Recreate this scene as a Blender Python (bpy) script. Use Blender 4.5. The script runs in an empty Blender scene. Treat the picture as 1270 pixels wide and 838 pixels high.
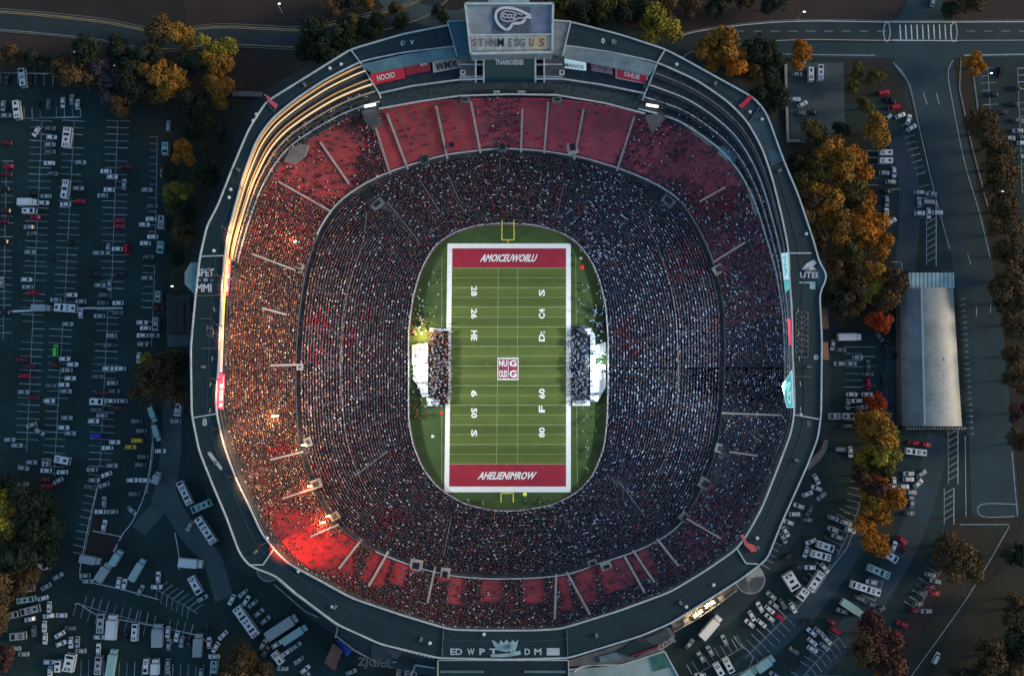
import bpy, bmesh, math, random
import numpy as np
from mathutils import Vector, Matrix
random.seed(7); rng = np.random.default_rng(7)
R = math.radians
scene = bpy.context.scene
COL = scene.collection

# ------------------------------------------------------------------ camera, sky, sun, exposure
H = 440.0; F = 1220.0; TILT = R(5.0); CX, CY = 635.0, 419.0
cd = bpy.data.cameras.new('camera'); cam = bpy.data.objects.new('camera', cd); COL.objects.link(cam)
cam.location = (0, 0, H); cam.rotation_euler = (TILT, 0, 0)
cd.sensor_fit = 'HORIZONTAL'; cd.angle = 2 * math.atan(635.0 / F); cd.clip_start = 1; cd.clip_end = 6000
scene.camera = cam
SUN_EL, SUN_AZ = 16.0, 84.0           # low warm sun from the east
w = bpy.data.worlds.new('World'); scene.world = w; w.use_nodes = True
nt = w.node_tree; bg = nt.nodes['Background']
sky = nt.nodes.new('ShaderNodeTexSky'); sky.sky_type = 'NISHITA'; sky.sun_disc = False
sky.sun_elevation = R(SUN_EL); sky.sun_rotation = R(SUN_AZ); sky.air_density = 1.3; sky.ozone_density = 3.0
nt.links.new(sky.outputs[0], bg.inputs[0]); bg.inputs[1].default_value = 0.145
sd = bpy.data.lights.new('sun', 'SUN'); sun = bpy.data.objects.new('sun', sd); COL.objects.link(sun)
sd.energy = 1.9; sd.angle = R(14); sd.color = (1.0, 0.78, 0.52)
sun.rotation_euler = Vector((-math.sin(R(SUN_AZ)) * math.cos(R(SUN_EL)), -math.cos(R(SUN_AZ)) * math.cos(R(SUN_EL)), -math.sin(R(SUN_EL)))).to_track_quat('-Z', 'Y').to_euler()
vs = scene.view_settings
vs.view_transform = 'Standard'; vs.look = 'None'; vs.exposure = 0.3; vs.gamma = 1.0; vs.use_curve_mapping = False
scene.cycles.max_bounces = 4; scene.cycles.diffuse_bounces = 2; scene.cycles.glossy_bounces = 2

# ------------------------------------------------------------------ pixel <-> world
ct, st = math.cos(TILT), math.sin(TILT)
def P(px, py, z=0.0):
    x = (px - CX) / F; y = (CY - py) / F
    dy = y * ct + st; dz = y * st - ct
    k = (z - H) / dz
    return (x * k, dy * k, z)
def Pa(px, py, z):
    x = (px - CX) / F; y = (CY - py) / F
    dy = y * ct + st; dz = y * st - ct
    k = (z - H) / dz
    return np.stack([x * k, dy * k, z + 0 * px], -1)
def proj(X):
    X = np.asarray(X, float); y = X[..., 1]; z = X[..., 2] - H
    yc = y * ct + z * st; zc = -y * st + z * ct
    return CX + F * X[..., 0] / -zc, CY - F * yc / -zc
M = 0.36    # metres per pixel on the ground

# ------------------------------------------------------------------ materials
MATS = {}
def mat(name, col, rough=0.8, metal=0.0, var=0.0, scale=0.3, emit=0.0, ecol=None, detail=4, col2=None, spec=None):
    if name in MATS: return MATS[name]
    m = bpy.data.materials.new(name); m.use_nodes = True; n = m.node_tree; b = n.nodes['Principled BSDF']
    c = (*col, 1)
    b.inputs['Roughness'].default_value = rough; b.inputs['Metallic'].default_value = metal
    if spec is not None: b.inputs['Specular IOR Level'].default_value = spec
    if var > 0:
        tc = n.nodes.new('ShaderNodeNewGeometry'); nz = n.nodes.new('ShaderNodeTexNoise')
        nz.inputs['Scale'].default_value = scale; nz.inputs['Detail'].default_value = detail; nz.inputs['Roughness'].default_value = 0.65
        n.links.new(tc.outputs['Position'], nz.inputs['Vector'])
        rp = n.nodes.new('ShaderNodeValToRGB'); n.links.new(nz.outputs['Fac'], rp.inputs['Fac'])
        rp.color_ramp.elements[0].position = 0.32; rp.color_ramp.elements[1].position = 0.68
        c2 = col2 if col2 else tuple(min(1, v * (1 + var)) for v in col)
        rp.color_ramp.elements[0].color = (*(tuple(v * (1 - var) for v in col) if not col2 else col), 1)
        rp.color_ramp.elements[1].color = (*c2, 1)
        n.links.new(rp.outputs[0], b.inputs['Base Color'])
    else: b.inputs['Base Color'].default_value = c
    if emit > 0:
        b.inputs['Emission Color'].default_value = (*(ecol or col), 1); b.inputs['Emission Strength'].default_value = emit
    MATS[name] = m; return m

asphalt = mat('asphalt', (0.006, 0.029, 0.029), 0.85, var=0.5, scale=0.06, detail=9)
asphalt2 = mat('asphalt_worn', (0.022, 0.040, 0.045), 0.85, var=0.25, scale=0.06, detail=9)
asphalt3 = mat('asphalt_pale', (0.055, 0.085, 0.090), 0.85, var=0.28, scale=0.08, detail=9)
roadm = mat('asphalt_road', (0.012, 0.045, 0.060), 0.8, var=0.22, scale=0.05, detail=9)
earth = mat('earth', (0.019, 0.021, 0.018), 0.95, scale=0.05, detail=9, var=1, col2=(0.040, 0.029, 0.021))
grassd = mat('dark_grass', (0.020, 0.028, 0.020), 0.95, scale=0.06, detail=9, var=1, col2=(0.045, 0.042, 0.026))
paint = mat('road_paint', (0.60, 0.66, 0.66), 0.7, var=0.35, scale=1.2)
paintf = mat('road_paint_faint', (0.34, 0.40, 0.41), 0.7, var=0.4, scale=0.8)
ypaint = mat('road_paint_yellow', (0.42, 0.30, 0.12), 0.7, var=0.4, scale=0.8)
kerbm = mat('kerb_concrete', (0.20, 0.20, 0.19), 0.8, var=0.3, scale=0.5)
conc = mat('concrete', (0.17, 0.17, 0.165), 0.85, var=0.35, scale=0.25)
concd = mat('concrete_dark', (0.080, 0.080, 0.090), 0.85, var=0.35, scale=0.2)
concp = mat('concrete_pale', (0.36, 0.35, 0.32), 0.8, var=0.3, scale=0.3)
deckm = mat('deck_membrane', (0.006, 0.027, 0.033), 0.6, var=0.30, scale=0.05, detail=9)
deck2 = mat('deck_membrane_blue', (0.022, 0.080, 0.120), 0.6, var=0.2, scale=0.1)
tealm = mat('teal_panel', (0.12, 0.22, 0.24), 0.6, var=0.3, scale=0.15)
tealp = mat('pale_teal_panel', (0.30, 0.46, 0.47), 0.6, var=0.3, scale=0.2)
greym = mat('grey_panel', (0.26, 0.30, 0.32), 0.6, var=0.25, scale=0.15)
greyb = mat('grey_blue_panel', (0.17, 0.20, 0.28), 0.6, var=0.3, scale=0.2)
whitem = mat('white_metal', (0.66, 0.68, 0.68), 0.5)
trimm = mat('parapet_trim', (0.50, 0.56, 0.57), 0.6, var=0.2, scale=0.3)
seatr = mat('red_seat', (0.60, 0.050, 0.060), 0.6, var=0.35, scale=0.12, detail=8)
seatp = mat('plum_seat', (0.36, 0.045, 0.085), 0.6, var=0.35, scale=0.12, detail=8)
redm = mat('banner_red', (0.62, 0.015, 0.05), 0.5)
redd = mat('banner_dark_red', (0.30, 0.015, 0.035), 0.5)
black = mat('black_metal', (0.012, 0.014, 0.016), 0.5)
glassd = mat('dark_glass', (0.010, 0.014, 0.018), 0.12)
rubber = mat('rubber', (0.012, 0.012, 0.012), 0.9)
goldled = mat('gold_ribbon_lamp', (1.0, 0.62, 0.25), 0.5, emit=0.5, ecol=(1.0, 0.70, 0.42))
goldled2 = mat('dim_gold_ribbon_lamp', (0.8, 0.45, 0.16), 0.5, emit=0.22, ecol=(0.85, 0.42, 0.16))
yelled = mat('yellow_ribbon_lamp', (0.9, 0.7, 0.1), 0.5, emit=0.85, ecol=(0.90, 0.62, 0.10))
lampw = mat('white_lamp_glass', (1, 1, 1), 0.5, emit=2.2, ecol=(0.95, 1.0, 0.95))
lampo = mat('amber_lamp_glass', (1, 0.7, 0.3), 0.5, emit=4.0, ecol=(1.0, 0.62, 0.22))
lampr = mat('added_red_lamp_glass', (1, 0.2, 0.2), 0.5, emit=0.8, ecol=(1.0, 0.22, 0.22))
screenm = mat('screen_dark', (0.008, 0.022, 0.030), 0.3, emit=0.02, ecol=(0.1, 0.5, 0.6))
screenw = mat('screen_white', (0.6, 0.75, 0.78), 0.4, emit=0.35, ecol=(0.55, 0.78, 0.82))
screent = mat('screen_teal', (0.1, 0.5, 0.45), 0.4, emit=0.35, ecol=(0.10, 0.50, 0.45))
screenr = mat('screen_red', (0.7, 0.02, 0.08), 0.4, emit=0.45, ecol=(0.75, 0.03, 0.10))
screenp = mat('screen_violet', (0.3, 0.12, 0.3), 0.4, emit=0.22, ecol=(0.45, 0.15, 0.42))
fieldw = mat('field_white_paint', (0.80, 0.80, 0.76), 0.8, var=0.06, scale=0.4)
fieldt = mat('field_thin_paint', (0.24, 0.33, 0.15), 0.8, var=0.25, scale=0.5)
fieldr = mat('field_red_paint', (0.30, 0.010, 0.030), 0.8, var=0.18, scale=0.15)
yelpost = mat('goalpost_yellow', (0.70, 0.62, 0.05), 0.5)
bluem = mat('blue_canvas', (0.01, 0.05, 0.42), 0.6, var=0.2, scale=0.4)
brickm = mat('terracotta_roof', (0.22, 0.10, 0.07), 0.8, var=0.3, scale=0.4)

# turf with mown bands
def turf_mat():
    m = bpy.data.materials.new('mown_turf'); m.use_nodes = True; n = m.node_tree; b = n.nodes['Principled BSDF']; b.inputs['Roughness'].default_value = 0.9
    g = n.nodes.new('ShaderNodeNewGeometry'); s = n.nodes.new('ShaderNodeSeparateXYZ'); n.links.new(g.outputs['Position'], s.inputs[0])
    mu = n.nodes.new('ShaderNodeMath'); mu.operation = 'MULTIPLY'; mu.inputs[1].default_value = 2 * math.pi / 9.6; n.links.new(s.outputs['Y'], mu.inputs[0])
    si = n.nodes.new('ShaderNodeMath'); si.operation = 'SINE'; n.links.new(mu.outputs[0], si.inputs[0])
    ma = n.nodes.new('ShaderNodeMath'); ma.operation = 'MULTIPLY_ADD'; ma.inputs[1].default_value = 0.25; ma.inputs[2].default_value = 0.0; n.links.new(si.outputs[0], ma.inputs[0])
    nz = n.nodes.new('ShaderNodeTexNoise'); nz.inputs['Scale'].default_value = 0.12; nz.inputs['Detail'].default_value = 10; nz.inputs['Roughness'].default_value = 0.75
    n.links.new(g.outputs['Position'], nz.inputs['Vector'])
    ad = n.nodes.new('ShaderNodeMath'); ad.operation = 'ADD'; n.links.new(ma.outputs[0], ad.inputs[0]); n.links.new(nz.outputs['Fac'], ad.inputs[1])
    rp = n.nodes.new('ShaderNodeValToRGB'); n.links.new(ad.outputs[0], rp.inputs['Fac'])
    rp.color_ramp.elements[0].position = 0.2; rp.color_ramp.elements[0].color = (0.058, 0.090, 0.012, 1)
    rp.color_ramp.elements[1].position = 0.8; rp.color_ramp.elements[1].color = (0.094, 0.130, 0.020, 1)
    n.links.new(rp.outputs[0], b.inputs['Base Color']); return m
turf = turf_mat()
turf2 = mat('apron_turf', (0.028, 0.062, 0.014), 0.9, scale=0.1, detail=9, var=1, col2=(0.052, 0.095, 0.020))

# ------------------------------------------------------------------ mesh helpers
class MB:
    def __init__(s): s.v = []; s.f = []
    def add(s, vs_, fs): o = len(s.v); s.v += [tuple(v) for v in vs_]; s.f += [tuple(i + o for i in f) for f in fs]
    def prism(s, pts, z1, z0):
        n = len(pts)
        a = sum(pts[i][0] * pts[(i + 1) % n][1] - pts[(i + 1) % n][0] * pts[i][1] for i in range(n))
        if a < 0: pts = pts[::-1]
        s.add([(p[0], p[1], z1) for p in pts] + [(p[0], p[1], z0) for p in pts],
              [tuple(range(n)), tuple(range(2 * n - 1, n - 1, -1))] + [(i + n, (i + 1) % n + n, (i + 1) % n, i) for i in range(n)])
        return s
    def sheet(s, pts, z):
        n = len(pts)
        a = sum(pts[i][0] * pts[(i + 1) % n][1] - pts[(i + 1) % n][0] * pts[i][1] for i in range(n))
        if a < 0: pts = pts[::-1]
        s.add([(p[0], p[1], z) for p in pts], [tuple(range(n))]); return s
    def box(s, c, d, rz=0.0, taper=1.0):
        cz, sz = math.cos(rz), math.sin(rz); o = []
        for k, t in ((0, 1.0), (1, taper)):
            for x, y in ((-.5, -.5), (.5, -.5), (.5, .5), (-.5, .5)):
                X = x * d[0] * t; Y = y * d[1] * t
                o.append((c[0] + X * cz - Y * sz, c[1] + X * sz + Y * cz, c[2] + (k - .5) * d[2]))
        s.add(o, [(3, 2, 1, 0), (4, 5, 6, 7), (0, 1, 5, 4), (1, 2, 6, 5), (2, 3, 7, 6), (3, 0, 4, 7)]); return s
    def bar(s, a, b, wd, ht=None):
        a = Vector(a); b = Vector(b); d = (b - a)
        if d.length < 1e-6: return s
        d.normalize(); up = Vector((0, 0, 1)) if abs(d.z) < .95 else Vector((0, 1, 0))
        u = d.cross(up).normalized(); v = u.cross(d).normalized(); ht = ht or wd; o = []
        for q in (a, b):
            for i, j in ((-.5, -.5), (.5, -.5), (.5, .5), (-.5, .5)): o.append(q + u * wd * i + v * ht * j)
        s.add(o, [(3, 2, 1, 0), (4, 5, 6, 7), (0, 1, 5, 4), (1, 2, 6, 5), (2, 3, 7, 6), (3, 0, 4, 7)]); return s
    def path(s, pts, wd, ht, closed=False):
        n = len(pts)
        for i in range(n if closed else n - 1): s.bar(pts[i], pts[(i + 1) % n], wd, ht)
        return s
    def ribbon(s, pts, wd, dz=0.0):     # flat strip along a polyline
        pts = [Vector(p) for p in pts]; n = len(pts); o = []
        for i in range(n):
            t = pts[min(i + 1, n - 1)] - pts[max(i - 1, 0)]; t.z = 0; t.normalize(); nn = Vector((-t.y, t.x, 0)) * wd / 2
            o += [pts[i] + nn + Vector((0, 0, dz)), pts[i] - nn + Vector((0, 0, dz))]
        s.add(o, [(2 * i, 2 * i + 1, 2 * i + 3, 2 * i + 2) for i in range(n - 1)]); return s
    def cyl(s, a, b, r0, r1=None, n=10):
        a = Vector(a); b = Vector(b); r1 = r0 if r1 is None else r1; d = (b - a).normalized()
        up = Vector((0, 0, 1)) if abs(d.z) < .95 else Vector((0, 1, 0)); u = d.cross(up).normalized(); v = u.cross(d); o = []
        for q, r in ((a, r0), (b, r1)):
            for i in range(n):
                t = 2 * math.pi * i / n; o.append(q + u * r * math.cos(t) + v * r * math.sin(t))
        s.add(o, [(i, (i + 1) % n, n + (i + 1) % n, n + i) for i in range(n)] + [tuple(range(n))[::-1], tuple(range(n, 2 * n))]); return s
    def build(s, name, m, parent=None, smooth=False):
        me = bpy.data.meshes.new(name); me.from_pydata([tuple(v) for v in s.v], [], s.f)
        for q in (m if isinstance(m, (list, tuple)) else [m]): me.materials.append(q)
        if smooth: me.polygons.foreach_set('use_smooth', [True] * len(me.polygons))
        me.update(); o = bpy.data.objects.new(name, me); COL.objects.link(o)
        if parent is not None:
            o.parent = parent; o.location = -Vector(parent.location)
            if parent.parent is not None: o.location = -Vector(parent.location) - Vector(parent.parent.location)
        return o
def tag(o, label=None, cat=None, group=None, kind=None):
    if label: o['label'] = label
    if cat: o['category'] = cat
    if group: o['group'] = group
    if kind: o['kind'] = kind
    return o
def thing(name, label, cat, loc=(0, 0, 0), group=None):
    o = bpy.data.objects.new(name, None); COL.objects.link(o); o.location = loc; o.empty_display_size = 0.5
    return tag(o, label, cat, group)
def structure(name, mb, m): return tag(mb.build(name, m), kind='structure')
def local(o, parent, loc=(0, 0, 0), rz=0.0):    # parent keeping given local placement
    o.parent = parent; o.location = loc; o.rotation_euler = (0, 0, rz); return o
def W2(pts, z=0.0): return [P(x, y, z) for x, y in pts]

_txt = {}
def text_verts(s, bold=True):
    if s in _txt: return _txt[s]
    c = bpy.data.curves.new('t', 'FONT'); c.body = s; c.resolution_u = 2; c.offset = 0.03 if bold else 0
    o = bpy.data.objects.new('t', c); COL.objects.link(o); dg = bpy.context.evaluated_depsgraph_get()
    me = bpy.data.meshes.new_from_object(o.evaluated_get(dg)); bpy.data.objects.remove(o)
    v = np.array([q.co[:2] for q in me.vertices]); f = [tuple(p.vertices) for p in me.polygons]
    mn, mx = v.min(0), v.max(0); v = (v - mn) / (mx - mn); _txt[s] = (v, f); return _txt[s]
def quad_text(mb, s, TL, TR, BR, BL, off=0.03, slant=0.0):
    v, f = text_verts(s); TL, TR, BR, BL = (Vector(q) for q in (TL, TR, BR, BL))
    n = (TR - TL).cross(TL - BL).normalized()
    if n.z < 0: n = -n
    out = []
    for a, b in v:
        a = a * (1 - slant) + b * slant
        out.append((TL * (1 - a) + TR * a) * b + (BL * (1 - a) + BR * a) * (1 - b) + n * off)
    mb.add(out, f); return mb
def px_text(mb, s, cx, cy, wpx, hpx, rot=0, z=0.0, off=0.02, slant=0.0):   # rot degrees counter-clockwise in the picture
    c, q = math.cos(R(rot)), math.sin(R(rot)); pts = []
    for a, b in ((-.5, .5), (.5, .5), (.5, -.5), (-.5, -.5)):
        X = a * wpx * c - b * hpx * q; Y = a * wpx * q + b * hpx * c
        pts.append(P(cx + X, cy - Y, z))
    return quad_text(mb, s, *pts, off=off, slant=slant)
def slab(mb, pts, th=0.4):   # pts = (px,py,z) corners, thickness behind the face
    q = [Vector(P(*p)) for p in pts]; n = (q[1] - q[0]).cross(q[-1] - q[0]).normalized()
    if n.z < 0: n = -n
    k = len(q); a = [v for v in q] + [v - n * th for v in q]
    mb.add(a, [tuple(range(k))[::-1], tuple(range(k, 2 * k))] + [(i, (i + 1) % k, (i + 1) % k + k, i + k) for i in range(k)]); return mb

# ------------------------------------------------------------------ curves of the stadium (picture points, traced)
CEN = np.array([632.0, 455.0]); N = 720
TH = np.linspace(0, 2 * np.pi, N, endpoint=False)      # 0 = right, counter-clockwise in the picture
def curve(pts, sm=3.0):
    p = np.array(pts, float) - CEN; a = np.arctan2(-p[:, 1], p[:, 0]) % (2 * np.pi)
    i = np.argsort(a); a = a[i]; p = p[i]
    # interpolate on the polyline densely in xy, then resample by angle
    q = np.vstack([p, p[:1]]); d = []
    for k in range(len(q) - 1):
        t = np.linspace(0, 1, 60, endpoint=False)[:, None]; d.append(q[k] * (1 - t) + q[k + 1] * t)
    d = np.vstack(d); aa = np.arctan2(-d[:, 1], d[:, 0]) % (2 * np.pi); rr = np.hypot(d[:, 0], d[:, 1])
    j = np.argsort(aa); r = np.interp(TH, aa[j], rr[j], period=2 * np.pi)
    if sm > 0:
        k = np.arange(-12, 13); g = np.exp(-k ** 2 / (2 * sm ** 2)); g /= g.sum()
        r = np.convolve(np.concatenate([r[-12:], r, r[:12]]), g, 'valid')
    return r
C0 = curve([(625,278),(590,281),(562,290),(540,305),(523,335),(513,370),(508,410),(508,460),(508,520),(513,550),(525,580),(545,605),(575,623),(610,632),(645,632),(685,625),(715,610),(735,588),(748,555),(752,520),(753,470),(753,420),(750,380),(742,345),(730,320),(714,300),(690,287),(660,280)], 5)
C1 = curve([(620,191),(553,199),(487,219),(457,233),(423,256),(400,290),(384,340),(376,400),(373,450),(374,510),(378,560),(395,605),(415,640),(448,668),(481,683),(525,699),(567,708),(610,711),(660,710),(703,706),(741,692),(782,679),(813,665),(841,645),(865,603),(882,560),(891,500),(893,440),(892,380),(885,345),(868,300),(842,255),(810,234),(770,217),(720,202),(670,194)], 5)
CS = curve([(632,121),(690,122),(750,130),(803,142),(840,152),(864,168),(897,192),(920,222),(935,252),(950,300),(962,340),(970,390),(973,450),(972,500),(966,540),(950,590),(930,640),(905,675),(870,701),(830,727),(767,751),(696,773),(660,775),(598,775),(558,774),(498,756),(440,735),(402,714),(362,692),(345,668),(328,640),(312,600),(298,560),(288,520),(284,480),(286,430),(290,380),(296,330),(311,280),(325,240),(345,207),(364,185),(397,165),(430,147),(465,136),(520,127),(570,122)], 4)
C2 = curve([(632,56),(575,57),(500,66),(447,77),(402,100),(366,124),(337,148),(318,174),(302,219),(290,262),(281,300),(277,340),(274,384),(272,443),(268,498),(269,514),(278,552),(292,591),(309,626),(325,662),(340,680),(357,698),(400,721),(436,741),(498,762),(558,780),(598,781),(660,781),(696,779),(767,757),(832,733),(875,707),(914,680),(928,660),(945,629),(964,581),(981,536),(985,512),(985,491),(983,443),(982,386),(979,348),(978,314),(976,300),(969,267),(957,219),(945,184),(926,150),(902,126),(864,100),(815,78),(760,66),(700,57)], 2.5)
C3 = curve([(632,20),(577,28),(500,43),(435,62),(385,93),(330,127),(309,160),(290,205),(270,256),(257,280),(248,320),(243,365),(237,430),(238,513),(247,558),(264,601),(281,641),(297,685),(309,701),(343,714),(364,733),(419,774),(472,798),(543,815),(627,817),(705,815),(794,788),(832,772),(875,745),(918,718),(951,693),(969,648),(1000,579),(1014,543),(1018,514),(1019,419),(1016,362),(1027,343),(1016,326),(1009,300),(990,243),(971,198),(952,145),(945,133),(933,121),(895,100),(850,75),(825,62),(770,44),(708,28)], 1.5)
Z0, Z1a, Z1b, ZS, Z2 = 1.8, 12.5, 14.5, 34.0, 40.0
def pxc(c, idx=None):
    r = c if idx is None else c[idx]; t = TH if idx is None else TH[idx]
    return CEN[0] + r * np.cos(t), CEN[1] - r * np.sin(t)
def Wc(c, z): x, y = pxc(c); return Pa(x, y, np.full(N, float(z)))
W0 = Wc(C0, Z0); W1a = Wc(C1, Z1a); WS = Wc(CS, ZS); W2r = Wc(C2, Z2); W3r = Wc(C3, Z2)
# upper tier front sits 1.6 m behind the cross walkway
dirv = W1a[:, :2] / 1.0 - W0[:, :2]; dirv /= np.linalg.norm(dirv, axis=1)[:, None]
W1b = W1a.copy(); W1b[:, :2] += dirv * 1.8; W1b[:, 2] = Z1b
NL, NU = 38, 28
def angidx(px, py): return int(round((math.atan2(-(py - CEN[1]), px - CEN[0]) % (2 * math.pi)) / (2 * math.pi) * N)) % N
def prof(s, za, zb): return za + (zb - za) * (0.85 * s + 0.15 * s * s)
def stand_point(px, py):
    i = angidx(px, py); r = math.hypot(px - CEN[0], py - CEN[1])
    A, B, za, zb = (W0[i], W1a[i], Z0, Z1a) if r < C1[i] else (W1b[i], WS[i], Z1b, ZS)
    s = np.linspace(0, 1, 80); q = A[None] * (1 - s[:, None]) + B[None] * s[:, None]; q[:, 2] = prof(s, za, zb)
    X, Y = proj(q); rr = np.hypot(X - CEN[0], Y - CEN[1]); k = np.interp(r, rr, s)
    return float(prof(k, za, zb))
def on_stand(px, py, up=0.0): z = stand_point(px, py); return P(px, py, z + up)

# ------------------------------------------------------------------ ground, lots, roads
structure('ground', MB().sheet([(-2500, -2500), (2500, -2500), (2500, 2500), (-2500, 2500)], -0.05), earth)
structure('parking_lot', MB().sheet(W2([(-80, 95), (100, 88), (190, 140), (250, 180), (330, 180), (330, 700), (480, 838), (480, 990), (-80, 990)]), 0.0), asphalt)
structure('parking_lot', MB().sheet(W2([(980, 60), (1150, 60), (1290, 60), (1290, 420), (1275, 640), (1120, 640), (1240, 650), (1180, 740), (1110, 838), (1060, 930), (480.5, 990), (700, 700), (980, 560)]), 0.002), asphalt)
structure('parking_lot', MB().sheet(W2([(1150, 900), (1240, 700), (1400, 560), (1400, 950)]), 0.006), mat('asphalt_dark', (0.011, 0.016, 0.020), 0.85, var=0.3, scale=0.05))
structure('parking_lot', MB().sheet(W2([(978, 78), (1046, 78), (1048, 168), (1010, 176), (980, 176)]), 0.012), asphalt3)
# lawns and soil
def patch(pts, m=grassd, z=0.008): structure('lawn', MB().sheet(W2(pts), z), m)
patch([(-60, 600), (50, 596), (76, 625), (70, 700), (45, 730), (25, 760), (-60, 775)])
patch([(155, 150), (200, 140), (330, 130), (300, 220), (262, 300), (240, 420), (205, 420), (212, 300), (200, 200)])
patch([(165, 440), (205, 440), (240, 470), (236, 540), (205, 500), (175, 510), (160, 480)])
patch([(260, 790), (310, 790), (330, 838), (320, 900), (262, 900)])
patch([(935, 85), (975, 75), (978, 176), (1012, 182), (1060, 150), (1085, 200), (1095, 300), (1125, 350), (1120, 395), (1085, 410), (1020, 400), (1010, 280), (975, 200)], earth)
patch([(1048, 75), (1095, 75), (1118, 100), (1130, 150), (1108, 135), (1085, 120), (1050, 130)], earth, 0.016)
patch([(1180, 95), (1192, 70), (1205, 75), (1212, 160), (1250, 160), (1272, 300), (1290, 460), (1290, 640), (1268, 640), (1250, 500), (1225, 330), (1195, 200)], earth, 0.016)
patch([(1205, 655), (1252, 650), (1195, 745), (1125, 870), (1080, 930), (1060, 900), (1110, 838), (1160, 740), (1190, 690)], grassd, 0.02)
patch([(1065, 505), (1110, 510), (1112, 600), (1108, 670), (1070, 690), (1062, 640)], grassd, 0.02)
patch([(1190, 745), (1270, 690), (1300, 900), (1120, 930)], grassd, 0.024)
patch([(108, 660), (120, 625), (128, 655), (152, 663), (138, 692), (104, 690)], earth, 0.012)
# a service yard round the foot of the stadium
i3 = [tuple(p) for p in W3r]
cen = np.array(P(632, 440, 0)[:2])
apron = [tuple(cen + (np.array(P(*q)[:2]) - cen) * 1.03) for q in zip(*pxc(C3))]
structure('pavement', MB().sheet(apron, 0.027), asphalt2)
soil = mat('bare_soil', (0.034, 0.024, 0.021), .95, scale=.05, detail=9, var=1, col2=(.058, .036, .028))
patch([(225, -40), (420, -40), (400, 24), (300, 26), (230, 32)], soil, .014); patch([(690, -40), (1122, -40), (1122, 6), (1104, 24), (1000, 25), (900, 31), (845, 44), (760, 30)], soil, .014); patch([(1176, -40), (1400, -40), (1400, 24), (1190, 24), (1172, 8)], soil, .014); patch([(0, 42), (130, 52), (230, 66), (370, 60), (380, 80), (300, 110), (150, 95), (0, 60)], soil, .014)
patch([(1180, 650), (1212, 655), (1160, 760), (1110, 830), (1100, 800), (1160, 720)], soil, .026)
# roads
def road(pts, wpx, m=roadm, z=0.03, name='road'):
    structure(name, MB().ribbon([P(x, y, 0) for x, y in pts], wpx * M, z), m)
def catmull(pts, n=8):
    out = []
    for i in range(len(pts) - 1):
        p0 = pts[max(i - 1, 0)]; p1 = pts[i]; p2 = pts[i + 1]; p3 = pts[min(i + 2, len(pts) - 1)]
        for k in range(n):
            t = k / n
            out.append(tuple(0.5 * (2 * b + (c - a) * t + (2 * a - 5 * b + 4 * c - d) * t * t + (3 * b - a - 3 * c + d) * t ** 3) for a, b, c, d in zip(p0, p1, p2, p3)))
    return out + [tuple(pts[-1])]
topL = catmull([(-90, 18), (0, 25), (60, 30), (130, 38), (200, 50), (270, 44), (330, 46), (380, 47), (440, 35), (520, 12), (560, -20)])
topR = catmull([(840, 62), (860, 52), (930, 42), (1000, 38), (1100, 39), (1200, 39), (1400, 38)])
road(topL, 27, asphalt2); road(topR, 25, asphalt2)
road(catmull([(885, 66), (960, 62), (1100, 63), (1200, 62), (1400, 60)]), 20, roadm, 0.034)
structure('road', MB().sheet(W2([(1124, -60), (1172, -60), (1170, 5), (1182, 26), (1182, 75), (1188, 120), (1205, 200), (1228, 310), (1245, 420), (1258, 560), (1264, 640), (1205, 640), (1200, 500), (1190, 380), (1180, 320), (1160, 230), (1140, 150), (1128, 105), (1108, 78), (1110, 26), (1124, 5)]), 0.038), roadm)
road(catmull([(470, -30), (490, 5), (560, 25), (590, 10), (600, -40)]), 26, asphalt3, 0.042)
serv = asphalt3
road(catmull([(222, 470), (214, 510), (212, 560), (206, 600), (200, 622)]), 25, serv, 0.034)
road(catmull([(206, 600), (196, 630), (182, 645), (172, 658)]), 20, serv, 0.038)
road(catmull([(204, 600), (216, 632), (238, 665), (262, 692), (270, 715), (278, 742)]), 23, serv, 0.042)
lane = mat('asphalt_teal', (0.022, 0.052, 0.066), 0.8, var=0.25, scale=0.05)
road(catmull([(1075, 640), (1050, 690), (1010, 745), (960, 795), (900, 850), (850, 900)]), 26, lane, 0.034)
road(catmull([(1165, 540), (1150, 600), (1130, 660), (1095, 725), (1050, 785), (990, 850), (950, 900)]), 30, lane, 0.038)
road(catmull([(1098, 560), (1108, 480), (1110, 430)]), 22, lane, 0.03)
road(catmull([(1112, 170), (1125, 210), (1128, 270), (1122, 335)]), 26, mat('asphalt_blue', (0.036, 0.055, 0.070), 0.8, var=0.2, scale=0.05), 0.042)
road(catmull([(885, 775), (940, 720), (985, 650), (1012, 600)]), 22, asphalt2, 0.045)

# painted lines
mk = MB(); mf = MB(); my = MB(); kb = MB()
def ln(mb, pts, wd=0.22, z=0.055): mb.ribbon([P(x, y, 0) for x, y in pts], wd, z)
def off(pts, d):
    o = []
    for i, p in enumerate(pts):
        a = pts[max(i - 1, 0)]; b = pts[min(i + 1, len(pts) - 1)]; tx, ty = b[0] - a[0], b[1] - a[1]; l = math.hypot(tx, ty) or 1
        o.append((p[0] - ty / l * d, p[1] + tx / l * d))
    return o
ln(my, off(topL, -11), .35); ln(my, off(topL, -9), .25); ln(my, off(topL, 11)[30:], .35); ln(mf, off(topL, 12)[:30], .25)
ln(mk, off(topR, -11.5), .45); ln(mf, off(topR, 11.5), .4)
for i in range(890, 1270, 22):
    if not 1100 < i < 1195: ln(mf, [(i, 39), (i + 11, 39)], .25)
for x in range(1116, 1186, 7): ln(mk, [(x, 31), (x + 1, 49)], .55, 0.062)
ln(mk, [(1106, 50), (1188, 51)], .4, 0.064)
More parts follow.
